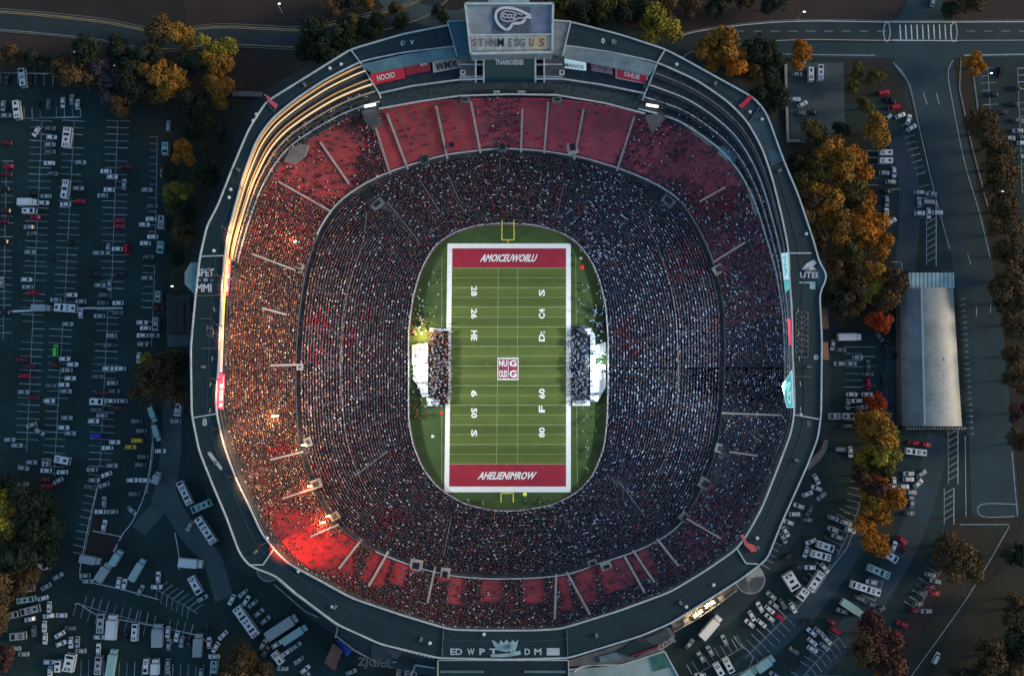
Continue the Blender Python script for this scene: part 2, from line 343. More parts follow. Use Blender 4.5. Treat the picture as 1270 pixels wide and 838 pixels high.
for x in (1104, 1187):
    a = [(x - 4 + 4 * math.cos(t), 40 + 12 * math.sin(t)) for t in np.linspace(0, 2 * math.pi, 17)]
    ln(mk, a, .35, 0.066)
ln(mf, [(905, 66), (1000, 68), (1085, 69)], .4); ln(mf, [(1195, 69), (1300, 67)], .6)
for a in ([(1108, 78), (1124, 98), (1138, 150), (1158, 235), (1178, 310)], [(1182, 75), (1176, 90), (1180, 120), (1196, 200), (1215, 265), (1228, 320)], [(1145, 115), (1150, 130)], [(1161, 115), (1165, 130)], [(1200, 315), (1204, 328)], [(1211, 380), (1211, 392)], [(1229, 375), (1228, 388)], [(1255, 560), (1262, 640)], [(1197, 540), (1198, 640)], [(1258, 640), (1218, 640), (1217, 625), (1262, 625)], [(1252, 650), (1190, 650)], [(1252, 652), (1200, 740), (1130, 838)]):
    ln(mf, catmull(a, 4), .35)
# slanted hatchings along the east lane
for (x, ya, yb) in ((1155, 270, 330), (1182, 532, 600), (1177, 605, 650)):
    ln(mf, [(x - 6, ya), (x - 6, yb)], .25); ln(mk, [(x + 6, ya - (30 if x == 1155 else 0)), (x + 6, yb)], .3)
    for y in range(ya, yb - 6, 8): ln(mf, [(x - 6, y + 7), (x + 6, y)], .3)
def stalls(a, b, sp, Lr, Rr, skew=0.0, spine=True, faint=True, prob=.92):
    ax, ay = a; bx, by = b; L = math.hypot(bx - ax, by - ay); tx, ty = (bx - ax) / L, (by - ay) / L; nx, ny = -ty, tx
    t = mf if faint else mk
    if spine: ln(t, [a, b], .22)
    k = 0.0
    while k <= L:
        x, y = ax + tx * k, ay + ty * k
        for s, q in ((1, Rr), (-1, Lr)):
            if q and random.random() < prob:
                e = q * random.uniform(.85, 1)
                ln(t if random.random() < .7 else mk, [(x + nx * s * .5, y + ny * s * .5), (x + nx * s * e + tx * skew * e, y + ny * s * e + ty * skew * e)], .20, 0.060)
        k += sp
for ar in (((52, 150), (44, 330), 8.3, 15, 15), ((44, 330), (33, 560), 8.6, 15, 15), ((92, 150), (80, 380), 8.3, 14, 15), ((78, 400), (67, 590), 8.5, 13, 17),
           ((146, 150), (138, 370), 8.3, 16, 16), ((134, 385), (124, 580), 8.4, 16, 16), ((195, 170), (193, 300), 8.4, 0, 10), ((192, 330), (188, 430), 8.6, 0, 16),
           ((8, 200), (4, 420), 8.5, 10, 6), ((124, 590), (104, 690), 9, 0, 16)):
    stalls(ar[0], ar[1], ar[2], ar[3], ar[4])
stalls((0, 90), (95, 92), 11, 0, 16); stalls((20, 147), (100, 146), 10, 15, 0)
stalls((95, 748), (172, 770), 9.5, 14, 18, faint=True); stalls((172, 770), (245, 788), 9.5, 14, 18)
stalls((100, 838), (262, 845), 9.5, 22, 0); stalls((195, 731), (245, 760), 7.5, 16, 13, skew=.4)
for a in ([(124, 590), (112, 640), (102, 690), (99, 714), (106, 720), (150, 730), (197, 743)], [(190, 520), (188, 560), (180, 610), (165, 645), (150, 665), (142, 685)], [(115, 658), (150, 665)], [(152, 663), (140, 684)], [(0, 386), (42, 384)], [(96, 382), (152, 382)], [(217, 660), (222, 690), (222, 706)], [(93, 750), (98, 748), (120, 762), (150, 768), (240, 786), (260, 800)], [(38, 147), (98, 145)], [(60, 92), (0, 90)]):
    ln(mk, catmull(a, 3), .32)
ln(mk, [(0, 387), (42, 385)], .8, 0.07)
# south-east curved rows
stalls((1072, 600), (1062, 640), 8, 0, 18); stalls((1062, 640), (1038, 690), 8, 0, 26); stalls((1030, 700), (985, 760), 8.2, 0, 18)
stalls((975, 765), (925, 815), 9, 17, 17); stalls((1098, 715), (1085, 745), 8, 0, 20); stalls((1040, 790), (985, 850), 8.5, 16, 16, skew=.2)
stalls((945, 700), (975, 640), 8, 0, 12, spine=False); stalls((1178, 690), (1135, 760), 8.5, 0, 20); stalls((860, 838), (925, 800), 8, 18, 0)
stalls((1090, 170), (1090, 235), 8.5, 0, 18, spine=False); stalls((1130, 152), (1158, 245), 8, 0, 14, spine=False); stalls((1150, 245), (1153, 270), 8, 0, 14, spine=False)
stalls((1070, 430), (1070, 540), 8.3, 0, 24, spine=False); stalls((1068, 430), (1068, 505), 12, 20, 0, spine=False)
stalls((1262, 85), (1268, 240), 8.5, 18, 0); stalls((1225, 85), (1228, 135), 9, 10, 10)
for a in ([(1096, 236), (1116, 234)], [(1066, 640), (1050, 680), (1030, 705), (1010, 735)], [(1105, 325), (1118, 325), (1119, 336)], [(1060, 310), (1060, 390)], [(1045, 838), (1010, 838)], [(910, 788), (918, 800), (928, 806), (934, 815), (928, 830), (905, 838)]):
    ln(mf, a, .4)
structure('road_markings', mk, paint); structure('worn_road_markings', mf, paintf); structure('yellow_road_markings', my, ypaint)
# kerbs, a real step
for a in (off(topL, -14), off(topL, 14)[:60], off(topR, -13.5)): kb.path([P(x, y, .07) for x, y in a], .3, .14)
for a in ([(976, 78), (976, 176), (1000, 176)], [(1192, 72), (1190, 110), (1205, 180), (1226, 260)], [(1205, 75), (1212, 130), (1214, 160)], [(1108, 78), (1128, 104), (1138, 150)], [(188, 500), (190, 560), (182, 612)]): kb.path([P(x, y, .09) for x, y in a], .7, .16)
structure('kerb', kb, kerbm)

# ------------------------------------------------------------------ playing field
structure('field_apron', MB().sheet([tuple(Pa(np.array([x]), np.array([y]), np.zeros(1))[0][:2]) for x, y in zip(*pxc(C0))], 0.06), turf2)
def FQ(x0, x1, y0, y1, x0b=None, x1b=None): return W2([(x0, y0), (x1, y0), (x1b if x1b is not None else x1, y1), (x0b if x0b is not None else x0, y1)])
structure('field_border', MB().sheet(FQ(555, 708, 302, 610, 551, 708), 0.075), fieldw)
structure('playing_field', MB().sheet(FQ(561, 702, 308, 603, 557, 702), 0.09), turf)
structure('end_zone', MB().sheet(FQ(561, 702, 308, 332.5), 0.105), fieldr)
structure('end_zone', MB().sheet(FQ(558, 702, 575, 603, 557, 702), 0.105), fieldr)
fl = MB()
for k in range(21):
    y = 332.5 + (575 - 332.5) * k / 20; xl = 560.5 - 3.4 * (y - 308) / 295
    fl.ribbon([P(xl, y, 0), P(702, y, 0)], 0.28 if k % 2 == 0 else 0.17, 0.11)
for xa, xb in ((618, 616), (642, 642)): fl.ribbon([P(xa, 332.5, 0), P(xb, 575, 0)], 0.22, 0.114)
structure('yard_lines', fl, fieldt)
fn = MB()
for s, x, y in (('28', 588, 361), ('26', 588, 389), ('HE', 588, 416), ('6', 588, 488), ('50', 588, 512), ('S', 588, 537), ('S', 672, 363), ('C4', 672, 389), ('D:', 672, 417), ('60', 672, 488), ('F', 672, 507), ('80', 672, 536)):
    px_text(fn, s, x, y, 12.5 if len(s) > 1 else 8.5, 7.6, -90 if x < 630 else 90, 0, 0.125)
structure('yard_numbers', fn, fieldw)
fe = MB(); px_text(fe, 'AMOICEUWOIILU', 631, 320, 72, 9.5, 0, 0, 0.125, slant=.05); px_text(fe, 'AHELIENIMROW', 629, 589.5, 74, 9.5, 0, 0, 0.125, slant=.05)
structure('end_zone_lettering', fe, fieldw)
structure('midfield_emblem', MB().sheet(FQ(617, 643, 443.5, 471), 0.118), fieldw)
e2 = MB().sheet(FQ(618, 630, 445, 469.5), 0.124); e2.sheet(FQ(630.6, 642, 445, 469.5), 0.124)
structure('midfield_emblem_ground', e2, mat('emblem_plum', (0.26, 0.035, 0.07), 0.8, var=.2, scale=.4))
fe = MB(); px_text(fe, 'NU', 624, 450.5, 10, 8, 0, 0, 0.132); px_text(fe, 'OUD', 624, 463.5, 10, 9, 0, 0, 0.132); px_text(fe, 'G', 636.3, 450.5, 9, 8, 0, 0, 0.132); px_text(fe, 'G', 636.3, 463.5, 9, 9, 0, 0, 0.132)
structure('midfield_emblem_letters', fe, fieldw)
fs = MB(); ln(fs, [(548, 320), (548, 600)], .3, .1); ln(fs, [(714, 318), (716, 604)], .3, .1); structure('sideline_stripe', fs, mat('sideline_stripe', (.22, .26, .06), .8, var=.3))

# goalposts
def goalpost(cx, ybase, ycross, ytip, label):
    b = P(cx, ybase, 0); t = thing('goalpost', label, 'goalpost', b); s = 1 if ycross < ybase else -1
    xl = P(cx - 7.5, ycross, 3.2); xr = P(cx + 7.5, ycross, 3.2)
    MB().cyl(b, (b[0], b[1], 2.2), .16).cyl((b[0], b[1], 2.2), ((xl[0] + xr[0]) / 2, xl[1], 3.2), .15).build('post', yelpost, t)
    MB().bar(xl, xr, .34).build('crossbar', yelpost, t)
    tl = P(cx - 7.5, ytip, 13); tr = P(cx + 7.5, ytip, 13)
    MB().cyl(xl, tl, .17).build('upright', yelpost, t); MB().cyl(xr, tr, .17).build('upright', yelpost, t)
goalpost(630, 301, 297.5, 273, 'tall yellow goalpost behind the top end zone')
goalpost(629, 611, 611.5, 622.5, 'yellow goalpost behind the bottom end zone')

# ------------------------------------------------------------------ STADIUM
stad = thing('stadium', 'huge oval football stadium with packed seating bowl and dark teal roof ring', 'stadium')
SECT = 32
def grid(mb, rows, cols, getp, flip=False):
    o = len(mb.v)
    for r in range(rows):
        for c in cols: mb.v.append(tuple(getp(r, c % N)))
    n = len(cols)
    for r in range(rows - 1):
        for c in range(n - 1):
            q = (o + r * n + c, o + r * n + c + 1, o + (r + 1) * n + c + 1, o + (r + 1) * n + c)
            mb.f.append(q[::-1] if flip else q)
def tier(A, B, za, zb, n, tname, seatfn):
    step = N // SECT
    for s in range(SECT):
        cols = [s * step + k for k in range(0, step + 1, 2)]
        if cols[-1] != (s + 1) * step: cols.append((s + 1) * step)
        def pos(fr, z, c): q = A[c] * (1 - fr) + B[c] * fr; return (q[0], q[1], z)
        def gp(r, c):
            k, up = divmod(r, 2); k2 = k + up
            return pos(k2 / n, prof(k / n, za, zb), c)
        mb = MB(); grid(mb, 2 * n, cols, gp, flip=True)
        sec = mb.build(tname, concd, stad)
        # seats: a raised bench along the back of every tread
        sb = MB()
        scol = list(range(s * step, (s + 1) * step + 1))
        for k in range(n):
            z = prof(k / n, za, zb)
            f0, f1 = (k + .42) / n, (k + .96) / n
            def gs(r, c):
                return (pos(f0, z + .02, c), pos(f0, z + .45, c), pos(f1, z + .45, c), pos(f1, z + .02, c))[r]
            cc = [scol[0]] + [c for c in scol[1:-1:3]] + [scol[-1]]
            grid(sb, 4, cc, gs, flip=True)
        mid = ((s + .5) * step) % N
        sb.build('seat_rows', seatfn(int(mid)), sec)
def seat_lower(i): return mat('dark_seat', (0.085, 0.078, 0.10), .7, var=.4, scale=.15)
def seat_upper(i):
    a = math.degrees(TH[i])
    if 213 < a < 243: return mat('scarlet_seat', (0.60, 0.012, 0.016), .6, var=.45, scale=.35)
    if 95 < a < 152 or 243 <= a < 262: return seatr
    if 152 <= a <= 213: return mat('glow_brown_seat', (0.22, 0.08, 0.05), .7, var=.5, scale=.12)  # brown shade carries part of the west stand's warm glow
    if 262 <= a < 300: return mat('deep_red_seat', (0.50, 0.035, 0.055), .6, var=.35, scale=.15)
    if 60 <= a <= 95: return mat('rose_seat', (0.66, 0.075, 0.12), .6, var=.3, scale=.12)
    if a < 8 or a > 325: return mat('slate_seat', (0.065, 0.075, 0.10), .7, var=.4, scale=.15)
    return seatp
tier(W0, W1a, Z0, Z1a, NL, 'lower_seating_section', seat_lower)
tier(W1b, WS, Z1b, ZS, NU, 'upper_seating_section', seat_upper)
cols = list(range(0, N + 1))
# field wall with a padded white/red top line
mb = MB(); grid(mb, 2, cols, lambda r, c: (W0[c][0], W0[c][1], 0 if r == 0 else Z0 + 1.0)); 
g2 = W0.copy(); g2[:, :2] += dirv * .35
grid(mb, 2, cols, lambda r, c: (W0[c] if r == 0 else g2[c]) + np.array([0, 0, 1.0])); mb.build('field_wall', mat('wall_pad', (.14, .07, .09), .6), stad)
mb = MB(); mb.path([tuple(g2[c] + np.array([0, 0, 1.1])) for c in range(0, N, 3)], .35, .25, True); mb.build('field_rail', trimm, stad)
# cross walkway between the tiers, riser wall and rail
mb = MB(); grid(mb, 2, cols, lambda r, c: (W1a[c][0], W1a[c][1], Z1a + .01) if r == 0 else (W1b[c][0], W1b[c][1], Z1a + .01), True)
grid(mb, 2, cols, lambda r, c: (W1b[c][0], W1b[c][1], Z1a + .01 if r == 0 else Z1b + .9), True); mb.build('walkway', concd, stad)
def arcrng(a, b):       # indices from picture point a to b, counter-clockwise
    i, j = angidx(*a), angidx(*b)
    if j <= i: j += N
    return [k % N for k in range(i, j + 1)]
def rail(name, pts, m, wd=.35, ht=.35): return MB().path(pts, wd, ht).build(name, m, stad)
rail('walkway_rail', [tuple(W1b[c] + np.array([0, 0, 1.0])) for c in arcrng((842, 250), (397, 293))[::2]], trimm, .5, .3)
rail('walkway_rail', [tuple(W1b[c] + np.array([0, 0, 1.0])) for c in arcrng((470, 676), (845, 642))[::2]], trimm, .45, .3)
rail('walkway_rail', [tuple(W1b[c] + np.array([0, 0, 1.0])) for c in arcrng((885, 345), (842, 252))[::2]], conc, .35, .3)
# inner railing of the lower bowl
for pts in ([(455, 262), (450, 300), (438, 336), (428, 376), (424, 419), (423, 479), (430, 543), (446, 591), (462, 622)], [(797, 262), (813, 300), (830, 348), (838, 390), (841, 443), (840, 500), (833, 548), (818, 584), (800, 618)]):
    rail('aisle_rail', [on_stand(x, y, .9) for x, y in catmull(pts, 5)], conc, .24, .25)
# aisle steps (light lines down the seating), traced where they show
AIS = [((480, 141), (506, 210)), ((541, 131), (555, 197)), ((584, 126), (596, 190)), ((648, 135), (646, 189)), ((680, 126), (675, 190)), ((724, 135), (712, 198)), ((787, 144), (765, 212)), ((462, 146), (484, 216)),
       ((397, 176), (433, 228)), ((345, 225), (410, 262)), ((449, 668), (420, 705)), ((482, 683), (457, 727)), ((420, 650), (385, 665)), ((703, 709), (732, 762)), ((785, 682), (812, 722)), ((815, 668), (842, 702)), ((847, 640), (895, 668)),
       ((376, 560), (335, 570)), ((390, 605), (350, 618)), ((366, 335), (313, 315)), ((375, 452), (335, 453)), ((895, 512), (975, 515)), ((355, 390), (325, 382)), ((885, 325), (925, 300)), ((905, 560), (940, 565)), ((868, 250), (900, 232)), ((775, 690), (800, 735)), ((540, 702), (530, 748)), ((690, 712), (688, 768)),
       ((555, 215), (575, 262)), ((620, 195), (620, 212)), ((520, 222), (545, 262)), ((480, 250), (520, 300)), ((700, 225), (690, 270)), ((560, 640), (550, 690)), ((480, 560), (440, 590)), ((770, 600), (800, 640))]
stepm = mat('aisle_concrete', (.27, .26, .26), .8, var=.2); stepw = mat('aisle_concrete_worn', (.13, .13, .135), .8, var=.3)
for q, (a, b) in enumerate(AIS):
    pts = [on_stand(a[0] + (b[0] - a[0]) * t, a[1] + (b[1] - a[1]) * t, .6) for t in np.linspace(0, 1, 9)]
    mb = MB().path(pts, (.95 if a[1] < 215 or a[1] > 660 else .7) if q < 29 else .45, .3); mb.build('aisle_steps', stepm if q < 29 else stepw, stad)
# tunnel mouths
greyt = mat('teal_grey_slab', (.10, .15, .16), .7, var=.3, scale=.3)
def mouth(px, py, wpx, hpx, rot, m, lit=None):
    z = stand_point(px, py); c = P(px, py, z + .8); wd, hd = wpx * .33, hpx * .33; rz = R(rot)
    o = MB().box((c[0], c[1], z + .5), (wd, hd, 1.6), rz).build('tunnel_entrance', m, stad)
    MB().box((c[0], c[1], z + 1.33), (wd * .55, hd * .55, .08), rz).build('tunnel_opening', black, o)
for a in ((456, 242, 14, 12, 30, black), (811, 240, 16, 12, -35, black), (527, 198, 10, 14, 0, mat('green_box', (.04, .07, .06))), (560, 180, 12, 12, 0, seatp), (623, 182, 12, 14, 0, concd), (710, 183, 14, 16, 10, concp), (577, 124, 12, 6, 0, conc),
          (691, 124, 12, 6, 0, conc), (891, 334, 14, 12, 30, conc), (392, 600, 14, 12, 20, conc), (415, 640, 12, 10, 30, conc), (382, 548, 10, 12, 20, conc), (516, 701, 16, 15, -10, concp), (552, 712, 12, 16, -8, concp), (875, 600, 16, 14, -30, conc),
          (850, 642, 14, 12, -40, conc), (893, 556, 12, 12, -20, conc), (372, 455, 8, 8, 0, conc), (735, 698, 12, 8, 20, conc), (752, 702, 14, 8, 20, concp), (371, 330, 12, 8, -20, conc), (829, 249, 18, 12, -40, greyt), (468, 253, 18, 10, 40, greyt)):
    mouth(*a)
# grey landings in the corners and on the concourse
def plate(name, pts, z, m, th=.5, parent=None):
    return MB().prism([P(x, y, z)[:2] for x, y in pts], z, z - th).build(name, m, parent or stad)
plate('corner_landing', [(448, 138), (468, 135), (474, 152), (462, 160), (452, 150)], ZS + 1.5, concd, 1.5)
plate('corner_landing', [(800, 143), (822, 140), (826, 146), (809, 165)], ZS + 1.5, concd, 1.5)
plate('corner_landing', [(352, 200), (360, 184), (372, 178), (383, 180), (378, 194), (364, 204)], ZS + 1.0, conc, 1.2)
plate('corner_landing', [(889, 182), (900, 180), (914, 192), (913, 201), (902, 198), (892, 190)], ZS + 1.0, tealm, 2)
plate('corner_landing', [(845, 152), (860, 158), (888, 180), (880, 180)], ZS + 1.0, conc, 1.2)
plate('corner_landing', [(925, 228), (934, 236), (942, 262), (938, 268)], ZS + 1.0, conc, 1.2)

# gallery between the seats and the roof ring: back wall, floors and edge beams
mb = MB(); mb2 = MB()
def mixc(t, dz=0.0):
    q = WS * (1 - t) + W2r * t; q = q.copy(); q[:, 2] = ZS + (Z2 - ZS) * t + dz; return q
ALLG = arcrng((449, 80), (812, 80))
def lev(t0, t1, z, cs, name, m):
    a = mixc(t0); b = mixc(t1); g = MB(); grid(g, 2, cs, lambda r, c: (a[c][0], a[c][1], z) if r == 0 else (b[c][0], b[c][1], z), True); g.build(name, m, stad)
galm = mat('gallery_floor', (.035, .045, .05), .8, var=.5, scale=.5)
for k in range(4):
    t0 = k / 4; z = ZS + .6 + k * 1.5
    lev(t0, t0 + .25, z, ALLG, 'gallery_floor', galm)
    a = mixc(t0); g = MB(); grid(g, 2, ALLG, lambda r, c: (a[c][0], a[c][1], (z - 1.6) if r == 0 else z), True); g.build('gallery_riser', concd, stad)
def beam(t, cs, z, m, wd, name='gallery_beam'): a = mixc(t); return MB().path([(a[c][0], a[c][1], z) for c in cs[::2]], wd, .35).build(name, m, stad)
west_c = arcrng((452, 84), (272, 480)); west_u = arcrng((452, 84), (278, 320)); east_c = arcrng((985, 500), (815, 84))
for t, m, wd in ((.93, goldled2, .7), (.80, goldled, .45), (.62, goldled2, .4), (.50, goldled, .6), (.36, mat('gallery_beam_tan', (.5, .42, .3), .6), .6), (.14, trimm, .5)): beam(t, west_u, ZS + 1.2 + int(t * 4) * 1.5, m, wd, 'ribbon_lamp' if m in (goldled, goldled2) else 'gallery_beam')
beam(.75, arcrng((278, 320), (268, 462)), Z2 - .2, yelled, 1.1, 'ribbon_lamp')
for t, wd in ((.8, .4), (.55, .5), (.3, .35), (.05, .6)): beam(t, east_c, ZS + 1.2 + int(t * 4) * 1.5, trimm if t != .8 else conc, wd)
# roof ring
mb = MB(); grid(mb, 2, cols, lambda r, c: (W2r if r == 0 else W3r)[c], True)
grid(mb, 2, cols, lambda r, c: W2r[c] + np.array([0, 0, 0 if r == 0 else -1.2]), True)
roof = mb.build('roof_ring', deckm, stad)
g3 = cen
wallx = W3r.copy(); wallx[:, :2] = cen + (W3r[:, :2] - cen) * .985
mb = MB(); grid(mb, 2, cols, lambda r, c: (W3r[c][0], W3r[c][1], Z2) if r == 0 else (wallx[c][0], wallx[c][1], 0)); mb.build('outer_wall', conc, stad)
MB().path([tuple(W2r[c] + np.array([0, 0, .35])) for c in range(0, N, 2)], .55, .7, True).build('parapet', trimm, roof)
MB().path([tuple(W3r[c] + np.array([0, 0, .35])) for c in range(0, N, 2)], .55, .7, True).build('parapet', trimm, roof)
# columns of the outer wall
for c in range(0, N, 15):
    q = W3r[c]; d = (q[:2] - cen) / np.linalg.norm(q[:2] - cen); MB().box((q[0] - d[0] * .5, q[1] - d[1] * .5, 19.5), (1.2, 1.2, 39), math.atan2(d[1], d[0])).build('column', conc, stad)
greyj = mat('joint_grey', (.035, .07, .08), .7)
# seams across the ring
for a, b in (((435, 62), (447, 78)), ((707, 28), (697, 58)), ((825, 62), (815, 78)), ((248, 318), (278, 317)), ((240, 367), (272, 366)), ((238, 518), (268, 513)), ((985, 514), (1018, 520)), ((978, 314), (1006, 314)), ((943, 132), (929, 152)), ((956, 205), (972, 198)), ((340, 680), (326, 700)), ((326, 700), (310, 700)), ((914, 680), (925, 698)), ((925, 698), (940, 699)), ((330, 127), (342, 140)), ((550, 780), (548, 815)), ((985, 467), (1006, 467)), ((703, 780), (704, 814)), ((248, 395), (262, 395)), ((250, 432), (268, 432))):
    big = a in ((435, 62), (825, 62), (707, 28), (238, 518), (985, 514), (340, 680), (914, 680), (326, 700), (925, 698), (978, 314), (248, 318))
    MB().bar(P(*a, Z2 + .3), P(*b, Z2 + .3), .5 if big else .25, .6).build('roof_seam', trimm if big else conc, roof)
plate('roof_panel', [(929, 152), (946, 134), (971, 197), (956, 204)], Z2 + .12, mat('deck_panel_blue', (.02, .06, .08), .6, var=.3, scale=.1), .1, roof)
plate('roof_panel', [(951, 186), (967, 186), (971, 197), (956, 204)], Z2 + .2, deck2, .1, roof)
for c in range(0, N, 12):
    MB().bar(tuple(W2r[c] + np.array([0, 0, .05])), tuple(W3r[c] + np.array([0, 0, .05])), .12, .06).build('roof_joint', greyj, roof)
    if c % 36 == 0:
        q = W2r[c] * .45 + W3r[c] * .55; d = W3r[c] - W2r[c]; MB().box((q[0], q[1], Z2 + .5), (1.6, 1.1, 1.0), math.atan2(d[1], d[0])).build('roof_vent', conc, roof)
MB().path([tuple(W2r[c] * .62 + W3r[c] * .38 + np.array([0, 0, .08])) for c in range(0, N, 4)], .25, .12, True).build('roof_joint', greyj, roof)
# pods on the ring
plate('roof_pod', [(246, 325), (236, 326), (229, 338), (229, 352), (240, 364), (246, 364)], Z2 - .1, tealm, 2, roof)
plate('roof_pod', [(1014, 327), (1021, 331), (1026, 343), (1022, 353), (1014, 360)], Z2 + .1, deck2, 2, roof)
# lettering and emblems on the ring
def deck_text(s, *a, m=whitem, **k):
    b = MB(); px_text(b, s, *a, z=Z2, off=.12, **k); return b.build('roof_lettering', m, roof)
deck_text('SPET', 255, 338, 21, 10, 0); deck_text('- 0 -', 255, 347, 18, 4, 0); deck_text('MMI', 253, 357, 19, 10, 0)
deck_text('8', 254, 523, 6, 10, 0, m=trimm); deck_text('FA', 261, 407, 10, 6, 0, m=conc); deck_text('VE', 261, 416, 10, 6, 0, m=conc)
deck_text('0', 499, 54, 4.5, 6.5, 0); deck_text('V', 511, 53, 4.5, 5.5, 0); deck_text('0', 748, 51, 4.5, 6.5, 0); deck_text('8', 761, 52.5, 5, 6, 0)
deck_text('UTEI', 1003, 341, 22, 8, 0, m=trimm); deck_text('0', 1012, 443, 6, 6.5, 0)
deck_text('L', 1001, 354, 20, 9, 180, m=tealp); deck_text('8', 1003, 525, 5, 8, 0, m=conc)
for s, x, wp in (('ED', 566, 15), ('W', 584, 9), ('P', 598, 7), ('T', 612, 11), ('V', 636, 9), ('D', 654, 7), ('M', 667, 9)): deck_text(s, x, 807.5, wp, 8, 0, m=trimm)
MB().prism([P(x, y, Z2)[:2] for x, y in ((678, 803), (694, 803), (694, 812), (678, 812))], Z2 + .1, Z2).build('roof_emblem', trimm, roof)
def poly_mark(pts, z, m, name='roof_emblem', parent=None): return MB().prism([P(x, y, z)[:2] for x, y in pts], z + .15, z).build(name, m, parent or roof)
poly_mark([(610, 793), (615, 795), (618, 799), (621, 793), (625, 797), (628, 792), (632, 797), (636, 793), (639, 796), (643, 792), (641, 802), (636, 806), (628, 808), (619, 806), (613, 801)], Z2 + .02, tealp)
poly_mark([(608, 811), (630, 809.5), (645, 806), (646, 811), (630, 814), (609, 814.5)], Z2 + .02, tealp)
poly_mark([(994, 334), (1000, 327), (1009, 322), (1013, 326), (1008, 331), (1013, 334), (1003, 336)], Z2 + .02, trimm)
poly_mark([(257, 561), (261, 560), (276, 580), (274, 583), (262, 569)], Z2 + .02, trimm)
# lattice on the east ring
mb = MB()
for y in range(387, 445, 7): mb.bar(P(987, y, Z2 + .2), P(1002, y, Z2 + .2), .3)
for x in (987, 994, 1002): mb.bar(P(x, 386, Z2 + .2), P(x, 441, Z2 + .2), .3)
for y in range(387, 435, 7): mb.bar(P(987, y, Z2 + .2), P(994, y + 7, Z2 + .2), .3); mb.bar(P(1002, y, Z2 + .2), P(994, y + 7, Z2 + .2), .3)
mb.build('roof_lattice', conc, roof)
# small roof domes
for x, y in ((423, 80), (409, 85), (839, 80), (930, 139), (945, 148), (318, 142), (314, 150), (265, 311), (331, 667), (412, 752), (533, 797), (939, 667), (851, 752), (885, 725), (993, 514), (600, 786), (370, 708), (1000, 290), (286, 235), (284, 245)):
    c = P(x, y, Z2); o = MB().cyl((c[0], c[1], Z2 + .02), (c[0], c[1], Z2 + .9), .75, .45, 12).build('roof_dome', whitem, roof)
# strip under the north roof
plate('north_canopy', [(447, 80), (500, 68), (566, 58), (571, 71), (520, 79), (461, 91)], Z2 + 1.0, tealm, .8)
plate('north_canopy', [(700, 57), (760, 65), (815, 80), (805, 94), (760, 84), (697, 71)], Z2 + 1.0, mat('teal_grey_panel', (.16, .23, .25), .6, var=.3, scale=.2), .8)
# north gallery front: rails and posts
for pts in ([(470, 116), (510, 107), (570, 99), (600, 98)], [(664, 98), (697, 98), (745, 105), (800, 116)], [(470, 135), (520, 126), (570, 119), (632, 117), (690, 118), (750, 128), (800, 141)], [(570, 82), (600, 81)], [(664, 81), (697, 81)], [(570, 96), (600, 95)]):
    MB().path([P(x, y, ZS + 2.2) for x, y in pts], .6, .5).build('gallery_rail', trimm, stad)
MB().prism([P(x, y, ZS + .8)[:2] for x, y in ((472, 120), (570, 103), (697, 102), (800, 120), (796, 138), (750, 126), (690, 117), (570, 117), (520, 124), (473, 134))], ZS + .8, ZS - 1).build('north_gallery_floor', mat('gallery_deck', (.03, .05, .055), .7, var=.6, scale=.6), stad)
for a, b in (((447, 78), (470, 116)), ((815, 80), (800, 116)), ((470, 116), (472, 122)), ((800, 116), (797, 124))): MB().bar(P(*a, Z2 + .5), P(*b, ZS + 2.4), .55).build('gallery_post', trimm, stad)
nbw = MB(); nn = arcrng((812, 80), (449, 80)); up_ = Wc(C2, Z2 + .2); lo_ = Wc(CS - 16, ZS + .3)
grid(nbw, 2, nn, lambda r, c: (W2r[c] * .93 + WS[c] * .07 + np.array([0, 0, -4.2])) if r == 1 else (WS[c] * .97 + W2r[c] * .03) + np.array([0, 0, -1.0]), False); nbw.build('north_back_wall', mat('back_wall', (.03, .05, .06), .7, var=.5, scale=.5), stad)
for x, y, wd in ((459, 131, 14), (809, 131, 15)):
    MB().bar(P(x - wd / 2, y + 1.2 if x < 600 else y - 1, ZS + 3), P(x + wd / 2, y - 1.2 if x < 600 else y + 1.5, ZS + 3), .9, .5).build('gallery_lamp', lampw, stad)

# ------------------------------------------------------------------ scoreboard block at the north end
sb = thing('scoreboard', 'big grey scoreboard block with curled white emblem above the red seats', 'scoreboard', P(632, 40, 0))
ZB = 50
slab(MB(), [(577, 5, ZB), (686, 5, ZB), (685, 65, ZB), (584, 67, ZB)], 8).build('board', greym, sb)
plateB = lambda nm, pts, z, m, th=.3: MB().prism([P(x, y, z)[:2] for x, y in pts], z, z - th).build(nm, m, sb)
plateB('board_panel', [(658, 9), (682, 9), (682, 42), (658, 43)], ZB + .2, greyb); plateB('board_panel', [(611, 9), (658, 9), (658, 43), (611, 43)], ZB + .2, mat('slate_panel', (.09, .12, .15), .6, var=.3, scale=.3))
plateB('number_strip', [(584, 44.5), (684, 43.5), (683, 61.5), (586, 63)], ZB + .25, mat('cream_panel', (.42, .45, .40), .6, var=.3, scale=.3))
plateB('number_strip', [(657, 44.5), (681, 44), (681, 61), (657, 61.5)], ZB + .32, mat('tan_panel', (.50, .42, .26), .6, var=.2, scale=.5))
rosem = mat('muted_rose', (.30, .14, .15), .6)
for s, x, wp, m in (('S', 588.5, 6, rosem), ('T', 597, 7, rosem), ('HN', 609, 13, conc), ('M', 621, 8, black), ('E', 633, 4, conc), ('SG', 645, 13, conc), ('U', 659.5, 5, brickm), ('5', 672, 6, brickm)):
    b = MB(); px_text(b, s, x, 53, wp, 10, 0, z=ZB + .33, off=.06); b.build('number', m, sb)
frame = MB().path([P(x, y, ZB + .5) for x, y in ((577, 5), (686, 5), (685, 65), (584, 67))], .9, .9, True).build('board_frame', trimm, sb)
